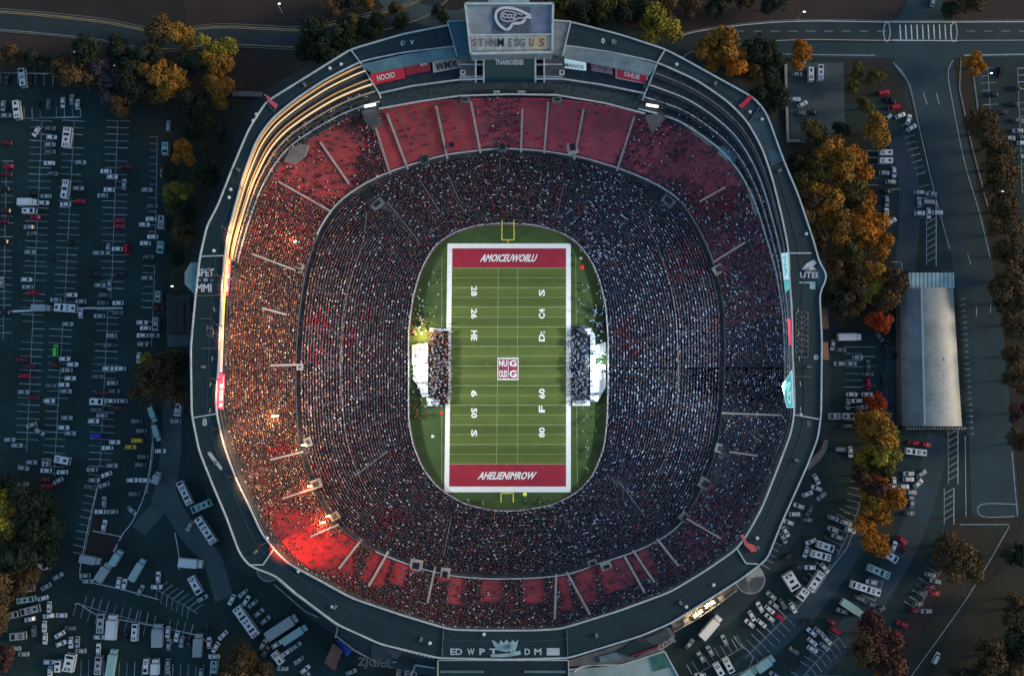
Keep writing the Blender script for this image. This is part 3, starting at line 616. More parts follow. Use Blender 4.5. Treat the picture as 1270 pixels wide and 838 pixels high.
MB().path([P(x, y, ZB + .5) for x, y in ((582, 44), (685, 43))], .6, .5).build('board_frame', trimm, sb)
lg = catmull([(658, 20), (650, 16), (640, 12), (628, 10), (619, 12), (615, 18), (616, 26), (621, 33), (628, 37), (633, 34), (636, 30), (645, 29), (650, 26), (652, 22), (659, 22)], 4)
MB().path([P(x, y, ZB + .6) for x, y in lg], 1.1, .4).build('emblem', whitem, sb)
MB().path([P(x, y, ZB + .6) for x, y in catmull([(648, 19), (638, 16), (628, 14), (622, 17), (622, 24), (628, 27), (636, 26), (643, 23), (650, 23)], 4)], .5, .4).build('emblem_line', mat('rose_white', (.55, .48, .52)), sb)
b = MB(); px_text(b, 'COZ', 632, 20.5, 18, 6, -5, z=ZB + .35, off=.2); b.build('emblem_letters', whitem, sb)
slab(MB(), [(555, 27, 45), (577, 26, 45), (583, 70, 45), (567, 70, 45)], 4).build('wing', mat('teal_wing', (.035, .11, .15), .5, var=.2), sb)
slab(MB(), [(687, 26, 45), (708, 27, 45), (698, 69, 45), (686, 67, 45)], 4).build('wing', mat('grey_wing', (.20, .22, .24), .5, var=.3, scale=.4), sb)
MB().path([P(x, y, 45.3) for x, y in ((687, 26), (708, 27), (698, 69))], .5, .5).build('wing_trim', trimm, sb); MB().path([P(x, y, 45.3) for x, y in ((577, 26), (555, 27), (567, 70))], .4, .5).build('wing_trim', tealp, sb)
slab(MB(), [(583, 67, 46), (686, 66, 46), (686, 71, 44), (583, 72, 44)], 1).build('soffit', tealm, sb)
slab(MB(), [(570, 71, 43), (590, 71, 43), (590, 108, 33), (570, 108, 33)], 1).build('side_bay', concd, sb); slab(MB(), [(677, 71, 43), (700, 71, 43), (700, 108, 33), (677, 108, 33)], 1).build('side_bay', concd, sb)
scr = slab(MB(), [(601, 71, 44), (663, 71, 44), (663, 106, 33), (601, 106, 33)], 1).build('screen', screenm, sb)
b = MB(); quad_text(b, 'TNARIOEISEI', P(614, 74, 43), P(649, 74, 43), P(649, 80.5, 41), P(614, 80.5, 41), off=.1); b.build('screen_lettering', whitem, scr)
for x in (590, 600, 664, 675): MB().bar(P(x, 71, 44), P(x, 104, 34), .7).build('screen_post', trimm, sb)
for y, z in ((80, 41), (95, 36.5), (104, 34)):
    for xa, xb in ((570, 600), (664, 697)): MB().bar(P(xa, y, z), P(xb, y, z), .4).build('screen_rail', trimm, sb)
for x, y in ((574, 90), (697, 90)): MB().path([P(x + a, y + c, 38.5) for a, c in ((-2.5, -2.5), (2.5, -2.5), (2.5, 2.5), (-2.5, 2.5))], .5, .4, True).build('dial', whitem, sb)
slab(MB(), [(585, 112, ZS + 2.5), (686, 112, ZS + 2.5), (686, 117, ZS + 1.5), (585, 117, ZS + 1.5)], .5).build('lower_board', black, sb)
b = MB(); quad_text(b, 'GHBB', P(612, 112.5, ZS + 2.5), P(620, 112.5, ZS + 2.5), P(620, 115.5, ZS + 1.9), P(612, 115.5, ZS + 1.9), off=.1); quad_text(b, 'OMO', P(642, 112.5, ZS + 2.5), P(652, 112.5, ZS + 2.5), P(652, 115.5, ZS + 1.9), P(642, 115.5, ZS + 1.9), off=.1); b.build('board_lettering', whitem, sb)

# ------------------------------------------------------------------ banners and screens on the stands
def banner(label, pts, m, txt=None, tq=None, tm=whitem, name='banner_sign', edge=None, cat='banner'):
    c = P(*pts[0]); t = thing(name, label, cat, (c[0], c[1], c[2]))
    slab(MB(), pts, .35).build('panel', m, t)
    if txt:
        b = MB(); quad_text(b, txt, *[P(*q) for q in tq], off=.1); b.build('lettering', tm, t)
    if edge: MB().path([tuple(Vector(P(*q)) + Vector((0, 0, .1))) for q in pts], .3, .3, True).build('frame', edge, t)
    return t
banner('bright red banner with white HOOIO lettering left of the dark screen', [(459, 92, 40), (501, 83, 40), (503, 97, 36), (463, 106, 36)], redm, 'HOOIO', [(467, 93.5, 39.5), (489, 88.5, 39.5), (490, 96, 37), (468, 101, 37)])
banner('darker red banner between the HOOIO banner and the white lattice panel', [(502, 83, 40), (533, 77, 40), (534, 88, 36.5), (504, 94, 36.5)], redd, 'LOISET', [(505, 82.5, 39.8), (530, 78, 39.8), (530.5, 80.5, 39), (505.5, 85, 39)])
banner('white panel with scribbled dark pattern left of the dark screen', [(537, 77, 40), (570, 71, 40), (570, 84, 36), (538, 90, 36)], concp, 'WMX', [(540, 79, 39.8), (567, 74, 39.8), (567, 83, 36.5), (540, 88, 36.5)], black, edge=whitem)
banner('pale blue white panel right of the dark screen', [(695, 70, 40), (727, 74, 40), (727, 88, 36), (695, 84, 36)], screenw, 'MANOS', [(700, 78, 38.5), (724, 81, 38.5), (724, 86, 37), (700, 83, 37)], greyb)
banner('muddy pink panel beside the boxed red GHUE banner', [(733, 78, 40), (760, 83, 40), (760, 93, 37), (733, 88, 37)], mat('muddy_rose', (.20, .10, .13), .6, var=.8, scale=.8), 'NIARON', [(735, 84, 38.5), (757, 88, 38.5), (757, 92, 37.3), (735, 88, 37.3)], mat('rose_grey', (.35, .28, .33)))
banner('boxed red banner with white GHUE plate right of the dark screen', [(764, 81, 40), (805, 91, 40), (800, 104, 36), (764, 97, 36)], redm, 'GHUE', [(774, 88, 39), (794, 92.5, 39), (793, 99, 37), (774, 95, 37)], edge=whitem)
# west fascia
banner('red fascia banner with white blocks on the upper west rim', [(277, 317, 40.4), (287, 320, 38.8), (283, 367, 38.8), (275, 365, 40.4)], screenr, 'FEI', [(279, 361, 40.1), (281, 322, 40.1), (285.5, 323, 39.1), (282.5, 361, 39.1)])
banner('violet lettered strip on the west rim between two red banners', [(275, 366, 40.4), (279, 366, 39.2), (276, 462, 39.2), (272, 462, 40.4)], screenp, 'IIONAOION', [(273.5, 440, 40.3), (275.5, 380, 40.3), (278, 380, 39.4), (276, 440, 39.4)])
banner('red fascia banner with white blocks on the lower west rim', [(271, 463, 40.4), (279, 464, 38.8), (277, 508, 38.8), (269, 506, 40.4)], screenr, 'IEL', [(271.5, 505, 40.1), (273, 466, 40.1), (277.5, 467, 39.1), (275.5, 504, 39.1)])
banner('white and teal screen at the top of the east rim', [(969, 314, 39), (977, 313, 40.4), (979, 347, 40.4), (972, 347, 39)], screenw, 'NA', [(975, 318, 40), (977, 342, 40), (973, 343, 39.2), (971, 318, 39.2)], screent)
banner('small teal screen just under the white screen on the east rim', [(972, 348, 39), (979, 348, 40.4), (979, 358, 40.4), (974, 363, 39)], screent)
banner('narrow pink red screen at the middle of the east rim', [(976, 395, 39), (980, 395, 40.4), (982, 428, 40.4), (979, 428, 39)], screenr)
banner('tall pale teal screen at the bottom of the east rim', [(970, 478, 39), (982, 459, 40.4), (984, 505, 40.4), (976, 505, 39)], screent, 'AD', [(980, 466, 40.3), (982, 500, 40.3), (977, 502, 39.4), (976, 474, 39.4)], screenw, edge=screenw)
# red corner markers on the ring
def marker(label, pts, z=Z2 + .9, m=redm):
    c = P(*pts[0], z); t = thing('corner_flag', label, 'flag', (c[0], c[1], Z2))
    MB().prism([P(x, y, z)[:2] for x, y in pts], z, z - .5).build('cloth', m, t); MB().cyl((c[0], c[1], Z2), (c[0], c[1], z + .6), .12).build('pole', whitem, t)
marker('pink red pennant on the upper left corner of the roof ring', [(329, 118), (334, 120), (336, 124), (344, 129), (342, 135), (334, 128)], m=mat('pink_cloth', (.62, .10, .16)))
marker('striped red flag on the upper right corner of the roof ring', [(917, 131), (930, 118), (934, 121), (920, 135)])
marker('long red pennant on the lower right corner of the roof ring', [(919, 664), (922, 662), (926, 672), (936, 676), (939, 683), (932, 684), (924, 676)], m=mat('coral_cloth', (.65, .12, .12)))

# ------------------------------------------------------------------ floodlights, and one added red lamp
def spot(loc, tgt, power, col, ang, blend=.6, rad=1.5, name='floodlight_beam', parent=None):
    l = bpy.data.lights.new(name, 'SPOT'); l.energy = power; l.color = col; l.spot_size = R(ang); l.spot_blend = blend; l.shadow_soft_size = rad
    o = bpy.data.objects.new(name, l); COL.objects.link(o); o.rotation_euler = (Vector(tgt) - Vector(loc)).to_track_quat('-Z', 'Y').to_euler()
    o.location = loc
    if parent: o.parent = parent; o.location = Vector(loc) - parent.location
    return o
def floodlight(px, py, tx, ty, power, col, ang, label, lm=lampw, group=None, size=1.6, blend=.6, h=6.0):
    b = P(px, py, Z2); t = thing('floodlight', label, 'floodlight', b, group)
    tg = Vector(P(tx, ty, 2)); top = Vector((b[0], b[1], Z2 + h)); d = (tg - top).normalized()
    MB().cyl(b, top, .16, .12).build('mast', black, t)
    side = d.cross(Vector((0, 0, 1))).normalized(); upv = side.cross(d)
    hd = MB(); c = top
    q = [c + side * i * size + upv * j * size * .4 for i, j in ((-1, -1), (1, -1), (1, 1), (-1, 1))]
    hd.add(q + [v - d * .5 for v in q], [(0, 1, 2, 3), (7, 6, 5, 4), (0, 4, 5, 1), (1, 5, 6, 2), (2, 6, 7, 3), (3, 7, 4, 0)]); hd.build('lamp_housing', black, t)
    q = [c + d * .03 + side * i * size * .9 + upv * j * size * .34 for i, j in ((-1, -1), (1, -1), (1, 1), (-1, 1))]
    g = MB(); g.add(q, [(0, 1, 2, 3)]); g.build('lamp_glass', lm, t)
    spot(top + d * .4, tg, power, col, ang, blend, .8, parent=t)
FL = 135000
for i, (y, ty, side, w_) in enumerate([(y, ty, s, w) for s in ('west', 'east') for y, ty, w in ((330, 345, 'uppermost'), (385, 405, 'second'), (440, 455, 'third'), (495, 510, 'fourth'), (550, 565, 'lowest'))]):
    c = angidx(0 if side == 'west' else 1270, y); xx = (pxc(C2)[0][c], pxc(C2)[1][c]); k = 3 if side == 'east' else -3
    floodlight(xx[0] + k, xx[1], 630, ty, FL, (.96, 1.0, 1.0), 84, f'{w_} of five floodlights on the {side} edge of the roof ring', group='floodlights aimed at the field', size=1.0, blend=1.0)
# warm lamps over the west stand
for k, (y, tx, ty) in enumerate(((235, 390, 215), (290, 350, 330), (345, 350, 400), (405, 350, 470), (470, 350, 530), (530, 360, 585), (590, 380, 620))):
    c = angidx(0, y); c = min(range(N), key=lambda i: abs(pxc(C2, np.array([i]))[1][0] - y) + (0 if pxc(C2, np.array([i]))[0][0] < 500 else 1e4))
    xx = (pxc(C2)[0][c], pxc(C2)[1][c])
    floodlight(xx[0] + 3, xx[1], tx + 20, ty, [17000, 29000, 38000, 44000, 46000, 42000, 32000][k], (1.0, .44, .22), 80, f"{['first','second','third','fourth','fifth','sixth','seventh'][k]} amber lamp from the top along the west roof ring", lampo, 'amber lamps on the west ring', .8, blend=1.0, h=13.0)
floodlight(331, 672, 424, 694, 105000, (1.0, .075, .025), 44, 'added red lamp on the lower left corner of the roof ring', lampr, size=1.2, blend=1.0, h=13.0)  # red spot added to redden the lower left seats
# small lamps in the stand (amber tunnel lights)
for (x, y, s, lab) in ((341, 516, 5, 'long amber lamp glowing in the west stand crowd'), (400, 648, 4, 'amber lamp at the tunnel mouth above the bright red seats'), (407, 640, 3, 'amber lamp over the lower left tunnel mouth'), (377, 552, 3.5, 'orange lamp beside the middle left tunnel'), (366, 300, 2, 'tiny amber lamp high in the west stand'), (384, 603, 3, 'amber lamp ring at the pale round tunnel')):
    p = on_stand(x, y, 2.6); t = thing('stand_lamp', lab, 'lamp', (p[0], p[1], p[2] - 2.2)); MB().cyl((p[0], p[1], p[2] - 2.2), (p[0], p[1], p[2]), .1).build('post', black, t)
    MB().bar((p[0] - s * .3, p[1], p[2]), (p[0] + s * .3, p[1] + .3, p[2]), .6, .4).build('lamp_glass', lampo, t)
    l = bpy.data.lights.new('stand_lamp_light', 'POINT'); l.energy = 550 * s; l.color = (1, .5, .2); l.shadow_soft_size = .5; o = bpy.data.objects.new('stand_lamp_light', l); COL.objects.link(o); o.parent = t; o.location = (0, 0, 3.4)

# ------------------------------------------------------------------ crowd (far more than can be counted)
def blob(x, y, cx, cy, rx, ry): return np.clip((1.3 if cy > 690 and cx > 500 else 1.75) - np.hypot((x - cx) / rx, (y - cy) / ry) * 1.0, 0, 1)
def crowd():
    P_, D_, T_, L_ = [], [], [], []
    for A, B, za, zb, n, tr in ((W0, W1a, Z0, Z1a, NL, 0), (W1b, WS, Z1b, ZS, NU, 1)):
        for k in range(n):
            s = (k + .66) / n; q = A * (1 - s) + B * s
            seg = np.linalg.norm(np.roll(q, -1, 0)[:, :2] - q[:, :2], axis=1); cum = np.concatenate([[0], np.cumsum(seg)])
            m_ = int(cum[-1] / .68); d = (np.arange(m_) + rng.uniform(-.3, .3, m_)) * .68; d = np.clip(d, 0, cum[-1] - .01)
            i = np.searchsorted(cum, d, 'right') - 1; t = (d - cum[i]) / seg[i]
            a = q[i] * (1 - t[:, None]) + q[(i + 1) % N] * t[:, None]; a[:, 2] = prof(k / n, za, zb) + .45
            dr = (A - B)[i][:, :2]; dr /= np.linalg.norm(dr, axis=1)[:, None]; a[:, :2] += dr * rng.uniform(-.22, .22, m_)[:, None]
            P_.append(a); D_.append(dr); T_.append(np.full(m_, tr)); L_.append(np.full(m_, s))
    # gallery standers
    for t0 in (.08, .2, .3, .4):
        q = mixc(t0); q[:, 2] = ZS + .7 + int(t0 * 4) * 1.5; m_ = 900; i = rng.integers(0, N, m_); P_.append(q[i]); dr = (W1a - WS)[i][:, :2]; dr /= np.linalg.norm(dr, axis=1)[:, None]; D_.append(dr); T_.append(np.full(m_, 2)); L_.append(np.full(m_, .5))
    for rx, ry, m_ in (((534, 559), (412, 496), 330), ((705, 729), (408, 496), 300), ((512, 532), (425, 500), 50), ((732, 750), (410, 500), 60), ((514, 530), (380, 412), 25), ((731, 748), (385, 410), 40)):     # packed team areas beside the field
        x = rng.uniform(*rx, m_) + rng.normal(0, 1.6, m_); y = rng.uniform(*ry, m_) + rng.normal(0, 5, m_); P_.append(Pa(x, y, np.full(m_, .1))); an = rng.uniform(0, 6.28, m_); D_.append(np.stack([np.cos(an), np.sin(an)], 1)); T_.append(np.full(m_, 3)); L_.append(np.full(m_, .5))
    p = np.vstack(P_); d = np.vstack(D_); tr = np.concatenate(T_); X, Y = proj(p)
    dens = np.where(tr == 0, .93, .88)
    up = tr == 1
    dens = np.where(up & (Y < 222) & (X > 462 + (Y - 146) * .31) & (X < 806 - (Y - 145) * .55), .015, dens)
    dens = np.where(up & (Y < 215) & (X > 600) & (X < 645), .25, dens)
    dens = np.where(up & (Y < 222) & (X > 787 - (Y - 145) * .45) & (X < 830), .5, dens)
    def cut(cx, cy, rx, ry, v):
        nonlocal dens; b = blob(X, Y, cx, cy, rx, ry); dens = np.where(up, dens * (1 - b) + v * b, dens)
    cut(405, 205, 28, 30, .12); cut(375, 205, 22, 20, .12); cut(420, 175, 26, 16, .25); cut(380, 235, 25, 12, .35)
    cut(845, 200, 45, 22, .12); cut(885, 215, 30, 22, .1); cut(845, 178, 30, 16, .3); cut(850, 330, 24, 24, .12); cut(885, 305, 22, 14, .5); cut(893, 575, 14, 20, .25)
    cut(365, 655, 28, 20, .1); cut(400, 685, 42, 22, .05); cut(445, 695, 26, 18, .03); cut(495, 705, 22, 14, .2); cut(490, 735, 40, 14, .5)
    cut(470, 715, 22, 14, .15); cut(528, 725, 14, 14, .3); cut(838, 690, 16, 14, .3); cut(640, 730, 12, 10, .5); cut(350, 200, 18, 16, .2); cut(415, 200, 20, 30, .15); cut(566, 728, 12, 18, .1); cut(612, 722, 22, 12, .15); cut(612, 742, 26, 12, .4); cut(660, 722, 16, 13, .1); cut(660, 745, 20, 12, .35); cut(705, 735, 14, 22, .2); cut(752, 735, 26, 20, .25); cut(782, 712, 22, 20, .12); cut(818, 695, 20, 18, .12); cut(860, 675, 20, 14, .6)
    sw = up & (Y > 690) & (X > 440) & (X < 850); dens = np.where(sw, dens * .92, dens)
    Ls = np.concatenate(L_); sb_ = up & (Y > 665) & (X > 440) & (X < 850)
    inb = np.zeros(len(p), bool)
    for xa, xb, lim in ((450, 482, .72), (486, 506, .55), (560, 577, .62), (599, 624, .5), (649, 673, .55), (692, 703, .8), (712, 736, .75), (742, 783, .68), (788, 816, .66), (606, 640, .0)): inb |= (X > xa + (Y - 710) * (xa - 632) * .0022) & (X < xb + (Y - 710) * (xb - 632) * .0022) & (Ls < lim)
    dens = np.where(sb_, np.where(inb, .06, .9), dens)
    dens = np.where(tr == 2, np.where((Y < 140) & (X > 470) & (X < 800), .0, .8), dens)
    # empty strips round the tunnels
    for cx, cy, rr in ((456, 242, 9), (811, 240, 10), (391, 600, 8), (415, 640, 7), (382, 548, 7), (516, 701, 9), (552, 712, 9), (875, 600, 9), (850, 642, 8), (891, 334, 9), (710, 183, 9), (560, 180, 8), (623, 182, 8), (770, 598, 7), (527, 198, 7), (830, 250, 9), (470, 252, 9), (752, 702, 8), (735, 698, 7)): dens = np.where(np.hypot(X - cx, Y - cy) < rr, 0, dens)
    for a, b in AIS:
        ax, ay = a; bx, by = b; L = math.hypot(bx - ax, by - ay); t = np.clip(((X - ax) * (bx - ax) + (Y - ay) * (by - ay)) / L / L, 0, 1)
        dens = np.where(np.hypot(X - ax - t * (bx - ax), Y - ay - t * (by - ay)) < 2.2, 0, dens)
    nz = np.sin(X * .11 + 1.3 * np.sin(Y * .07)) * np.sin(Y * .13 + 1.7 * np.sin(X * .05)); dens = dens * np.where(nz > .93, .8, 1.0)
    an_ = np.arctan2(-(Y - CEN[1]), X - CEN[0]) % (2 * np.pi); rr_ = np.hypot(X - CEN[0], Y - CEN[1]); gp = 2 * np.pi / 32; da = np.abs((an_ + gp / 2) % gp - gp / 2) * rr_
    dens = np.where((da < 1.1) & (tr < 2), dens * .3, dens)
    dens = np.where(tr == 3, 1.0, dens)
    keep = rng.random(len(p)) < dens; p, d, tr, X, Y = p[keep], d[keep], tr[keep], X[keep], Y[keep]; n = len(p)
    # clothing colours, with some of the stand light mixed in
    pal = np.array([(.026, .028, .042), (.040, .040, .058), (.062, .058, .080), (.09, .086, .11), (.14, .145, .17), (.38, .41, .46), (.30, .018, .035), (.16, .012, .025), (.20, .12, .07), (.05, .08, .16), (.40, .30, .20), (.10, .045, .06)])
    def wts(*a): a = np.array(a, float); return a / a.sum()
    E = wts(.20, .20, .17, .13, .10, .105, .012, .012, .005, .09, .005, .01); C = wts(.20, .19, .17, .11, .07, .075, .04, .05, .02, .03, .01, .10); Wt = wts(.15, .14, .12, .12, .11, .07, .035, .05, .14, .01, .13, .06)
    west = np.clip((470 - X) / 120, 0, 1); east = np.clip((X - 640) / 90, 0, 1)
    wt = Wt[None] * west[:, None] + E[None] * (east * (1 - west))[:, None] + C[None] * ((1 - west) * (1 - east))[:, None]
    redb = np.zeros(n)
    for cx, cy, rr in ((395, 400, 14), (435, 420, 12), (390, 440, 10), (455, 390, 8), (395, 590, 16), (350, 560, 14), (420, 720, 12), (770, 405, 9), (780, 430, 14), (850, 325, 25), (885, 240, 30), (890, 400, 10), (760, 532, 9), (300, 200, 1), (740, 560, 1), (480, 640, 16), (505, 643, 5), (545, 640, 1), (680, 150, 1), (690, 245, 12), (720, 260, 8)):
        redb = np.maximum(redb, np.clip(1.3 - np.hypot(X - cx, Y - cy) / rr, 0, .45))
    cw = np.cumsum(wt, 1); ci = (rng.random(n)[:, None] > cw).sum(1).clip(0, len(pal) - 1)
    ci = np.where(rng.random(n) < redb, np.where(rng.random(n) < .5, 6, 7), ci)
    # blocks of fans in white or blue on the lower east side
    wb = blob(X, Y, 780, 300, 50, 60) * .10 + blob(X, Y, 785, 470, 35, 60) * .12 + blob(X, Y, 700, 240, 60, 18) * .05; ci = np.where(rng.random(n) < wb, 5, ci); lo = np.clip(.5 + .5 * np.sin(X * .045 + 2 * np.sin(Y * .03)) * np.sin(Y * .05 + X * .02), 0, 1); ci = np.where((ci == 5) & (rng.random(n) < .55 * lo), 2, ci); ci = np.where((tr == 3) & (rng.random(n) < .5), np.where(rng.random(n) < .8, 5, 10), ci)
    light_tint = np.stack([1 - .22 * east + .35 * west, 1 + 0 * east + .03 * west, 1 + .25 * east - .2 * west], 1); colr = pal[ci] * light_tint * rng.uniform(.9, 1.7, (n, 1)); colr = np.clip(colr, 0, .85); skin = np.array([(.45, .28, .20), (.30, .17, .11), (.08, .045, .03), (.02, .015, .012), (.05, .035, .025)])[rng.integers(0, 5, n)]  # warm west glow and bluish east light painted into the clothing
    hat = rng.random(n) < .3; skin[hat] = (colr[hat] * .7)
    # one seated figure: thighs, torso, shoulders, head
    def ring(w_, dpt, x, z): return [(x - dpt / 2, -w_ / 2, z), (x + dpt / 2, -w_ / 2, z), (x + dpt / 2, w_ / 2, z), (x - dpt / 2, w_ / 2, z)]
    body = np.array(ring(.36, .26, 0, 0) + ring(.54, .30, .02, .48) + ring(.20, .18, .03, .62) + [(0.0, -.17, .02), (0.52, -.17, .02), (0.52, .17, .02), (0.0, .17, .02), (0.0, -.17, .2), (0.52, -.17, .16), (0.52, .17, .16), (0.0, .17, .2)])
    head = np.array(ring(.13, .13, .04, .60) + ring(.21, .23, .04, .74) + ring(.13, .14, .04, .90))
    bf = [(0, 1, 5, 4), (1, 2, 6, 5), (2, 3, 7, 6), (3, 0, 4, 7), (4, 5, 9, 8), (5, 6, 10, 9), (6, 7, 11, 10), (7, 4, 8, 11), (16, 17, 18, 19), (13, 14, 18, 17), (12, 13, 17, 16), (14, 15, 19, 18)]
    hf = [(0, 1, 5, 4), (1, 2, 6, 5), (2, 3, 7, 6), (3, 0, 4, 7), (4, 5, 9, 8), (5, 6, 10, 9), (6, 7, 11, 10), (7, 4, 8, 11), (8, 9, 10, 11)]
    tmpl = np.vstack([body, head]); fc = np.array(bf + [tuple(i + len(body) for i in f) for f in hf]); nv = len(tmpl)
    sc = rng.uniform(1.02, 1.3, n) * np.where(ci == 5, 1.2, 1.0); yaw = rng.normal(0, .25, n); c_, s_ = np.cos(yaw), np.sin(yaw); dx = d[:, 0] * c_ - d[:, 1] * s_; dy = d[:, 0] * s_ + d[:, 1] * c_
    V = np.empty((n, nv, 3)); V[:, :, 0] = p[:, None, 0] + sc[:, None] * (tmpl[None, :, 0] * dx[:, None] - tmpl[None, :, 1] * dy[:, None]); V[:, :, 1] = p[:, None, 1] + sc[:, None] * (tmpl[None, :, 0] * dy[:, None] + tmpl[None, :, 1] * dx[:, None])
    stand = np.where(rng.random(n) < .25, .45, 0.0); V[:, :, 2] = p[:, None, 2] + tmpl[None, :, 2] * sc[:, None] + stand[:, None] * (tmpl[None, :, 2] > .3)
    q3 = np.where(tr == 3)[0]; V[q3, 0:4, 2] = .1; V[q3[:, None], np.arange(4, 28)[None], 2] += .95; V[q3[:, None], np.arange(12, 20)[None], 2] = 1.0; V[q3[:, None], np.arange(12, 20)[None], :2] = V[q3, 0, :2][:, None]
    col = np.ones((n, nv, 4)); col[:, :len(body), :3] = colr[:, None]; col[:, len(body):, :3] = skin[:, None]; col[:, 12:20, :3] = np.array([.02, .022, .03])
    Fc = (fc[None] + (np.arange(n) * nv)[:, None, None]).reshape(-1, 4)
    me = bpy.data.meshes.new('crowd'); me.vertices.add(n * nv); me.vertices.foreach_set('co', V.reshape(-1)); me.loops.add(Fc.size); me.loops.foreach_set('vertex_index', Fc.reshape(-1).astype(np.int32))
    me.polygons.add(len(Fc)); me.polygons.foreach_set('loop_start', np.arange(0, Fc.size, 4, dtype=np.int32)); me.polygons.foreach_set('loop_total', np.full(len(Fc), 4, np.int32)); me.update()
    ca = me.color_attributes.new('lit_clothes', 'FLOAT_COLOR', 'POINT'); ca.data.foreach_set('color', col.reshape(-1).astype(np.float32))
    m = bpy.data.materials.new('clothing'); m.use_nodes = True; b = m.node_tree.nodes['Principled BSDF']; at = m.node_tree.nodes.new('ShaderNodeAttribute'); at.attribute_name = 'lit_clothes'; m.node_tree.links.new(at.outputs['Color'], b.inputs['Base Color']); b.inputs['Roughness'].default_value = .85; b.inputs['Specular IOR Level'].default_value = .2
    me.materials.append(m); o = bpy.data.objects.new('crowd', me); COL.objects.link(o)
    tag(o, 'tens of thousands of spectators in mixed clothing filling the stadium seats', 'crowd', kind='stuff'); print('crowd', n)
crowd()

# ------------------------------------------------------------------ people on the field
def person_mesh():
    me = bpy.data.meshes.new('person'); 
    V = [(0, 0, .95), (0, 0, 1.2), (0, 0, 1.42), (0, 0, 1.54), (0, .02, 1.66), (0, .02, 1.76), (-.1, 0, .88), (-.12, .03, .5), (-.13, 0, .08), (-.13, .14, .04), (.1, 0, .88), (.12, -.02, .5), (.13, 0, .08), (.13, .14, .04), (-.2, 0, 1.4), (-.27, .03, 1.12), (-.27, .16, .9), (.2, 0, 1.4), (.27, .03, 1.12), (.27, .16, .9)]
    E = [(0, 1), (1, 2), (2, 3), (3, 4), (4, 5), (0, 6), (6, 7), (7, 8), (8, 9), (0, 10), (10, 11), (11, 12), (12, 13), (2, 14), (14, 15), (15, 16), (2, 17), (17, 18), (18, 19)]
    rad = [(.16, .11), (.16, .11), (.18, .11), (.06, .06), (.1, .11), (.08, .09)] + [(.09, .09), (.06, .06), (.045, .045), (.045, .03)] * 2 + [(.07, .07), (.05, .05), (.035, .035)] * 2
    me.from_pydata(V, E, []); o = bpy.data.objects.new('tmp', me); COL.objects.link(o)
    sk = o.modifiers.new('s', 'SKIN'); sv = me.skin_vertices[0].data
    for i, r in enumerate(rad): sv[i].radius = r; sv[i].use_root = (i == 0)
    su = o.modifiers.new('u', 'SUBSURF'); su.levels = 1
    dg = bpy.context.evaluated_depsgraph_get(); out = bpy.data.meshes.new_from_object(o.evaluated_get(dg)); bpy.data.objects.remove(o); return out
base = person_mesh()
skinm = mat('skin', (.35, .2, .14), .6); trous = mat('dark_trousers', (.025, .025, .03), .8); hairm = mat('hair', (.02, .014, .01), .8)
SHIRT = {'white': (.70, .72, .72), 'red': (.50, .02, .03), 'navy': (.02, .03, .09), 'black': (.012, .012, .014), 'tan': (.35, .22, .10), 'yellow': (.85, .95, .10), 'grey': (.2, .21, .22)}
PM = {}
for cn, cc in SHIRT.items():
    me = base.copy(); me.name = 'person'; me.materials.clear()
    for m in (mat('shirt_' + cn, cc, .8), trous if cn != 'white' else mat('white_trousers', (.5, .5, .5), .8), skinm, hairm): me.materials.append(m)
    for pl in me.polygons:
        c = pl.center; pl.use_smooth = True
        pl.material_index = 3 if (c.z > 1.70 or (c.z > 1.6 and c.y < .0)) else 2 if (c.z > 1.47 or (c.z < .97 and abs(c.x) > .22)) else 0 if c.z > .93 else 1
    PM[cn] = me
npeople = 0
def person(px, py, cn, place, group, z=.1, s=1.4):
    global npeople
    if npeople >= 298: return
    npeople += 1
    o = bpy.data.objects.new('person', PM[cn]); COL.objects.link(o); o.location = P(px, py, z); o.rotation_euler = (0, 0, random.uniform(0, 6.28)); o.scale = (s, s, s)
    tag(o, f'person in {cn} top standing {place}', 'person', f'{group} in {cn}')
def scatter(n, rx, ry, cols_, place, group, z=.1, inside=None):
    pts = []; k = 0
    while len(pts) < n and k < n * 60:
        k += 1; x, y = random.uniform(*rx), random.uniform(*ry)
        if all((x - a) ** 2 + (y - b) ** 2 > 2.6 for a, b in pts): pts.append((x, y))
    for x, y in pts: person(x, y, random.choice(cols_), place, group, z)
scatter(105, (533, 561), (410, 500), ['white', 'white', 'tan', 'red', 'grey', 'black', 'white'], 'on the west team area beside the field', 'people in the west team area')
scatter(95, (702, 726), (403, 500), ['white', 'navy', 'white', 'grey', 'navy'], 'on the east team area beside the field', 'people in the east team area')
scatter(20, (514, 545), (345, 405), ['white', 'white', 'grey'], 'on the grass above the west team area', 'people above the west team area')
scatter(10, (514, 530), (503, 520), ['red', 'red', 'white'], 'near the field wall below the west team area', 'people below the west team area')
scatter(12, (718, 745), (505, 535), ['white', 'grey'], 'on the grass below the east team area', 'people below the east team area')
scatter(10, (722, 730), (545, 592), ['white', 'white', 'grey'], 'by the lower right field wall', 'people at the lower right wall')
scatter(10, (712, 730), (345, 400), ['white', 'white'], 'on the grass above the east team area', 'people above the east team area')
scatter(10, (738, 748), (330, 385), ['white'], 'along the upper right field wall', 'people along the upper right wall')
scatter(10, (560, 600), (616, 625), ['white', 'black', 'grey'], 'left of the bottom goalpost', 'people behind the bottom end zone left')
scatter(7, (640, 690), (616, 622), ['white', 'black', 'grey'], 'right of the bottom goalpost', 'people behind the bottom end zone right')
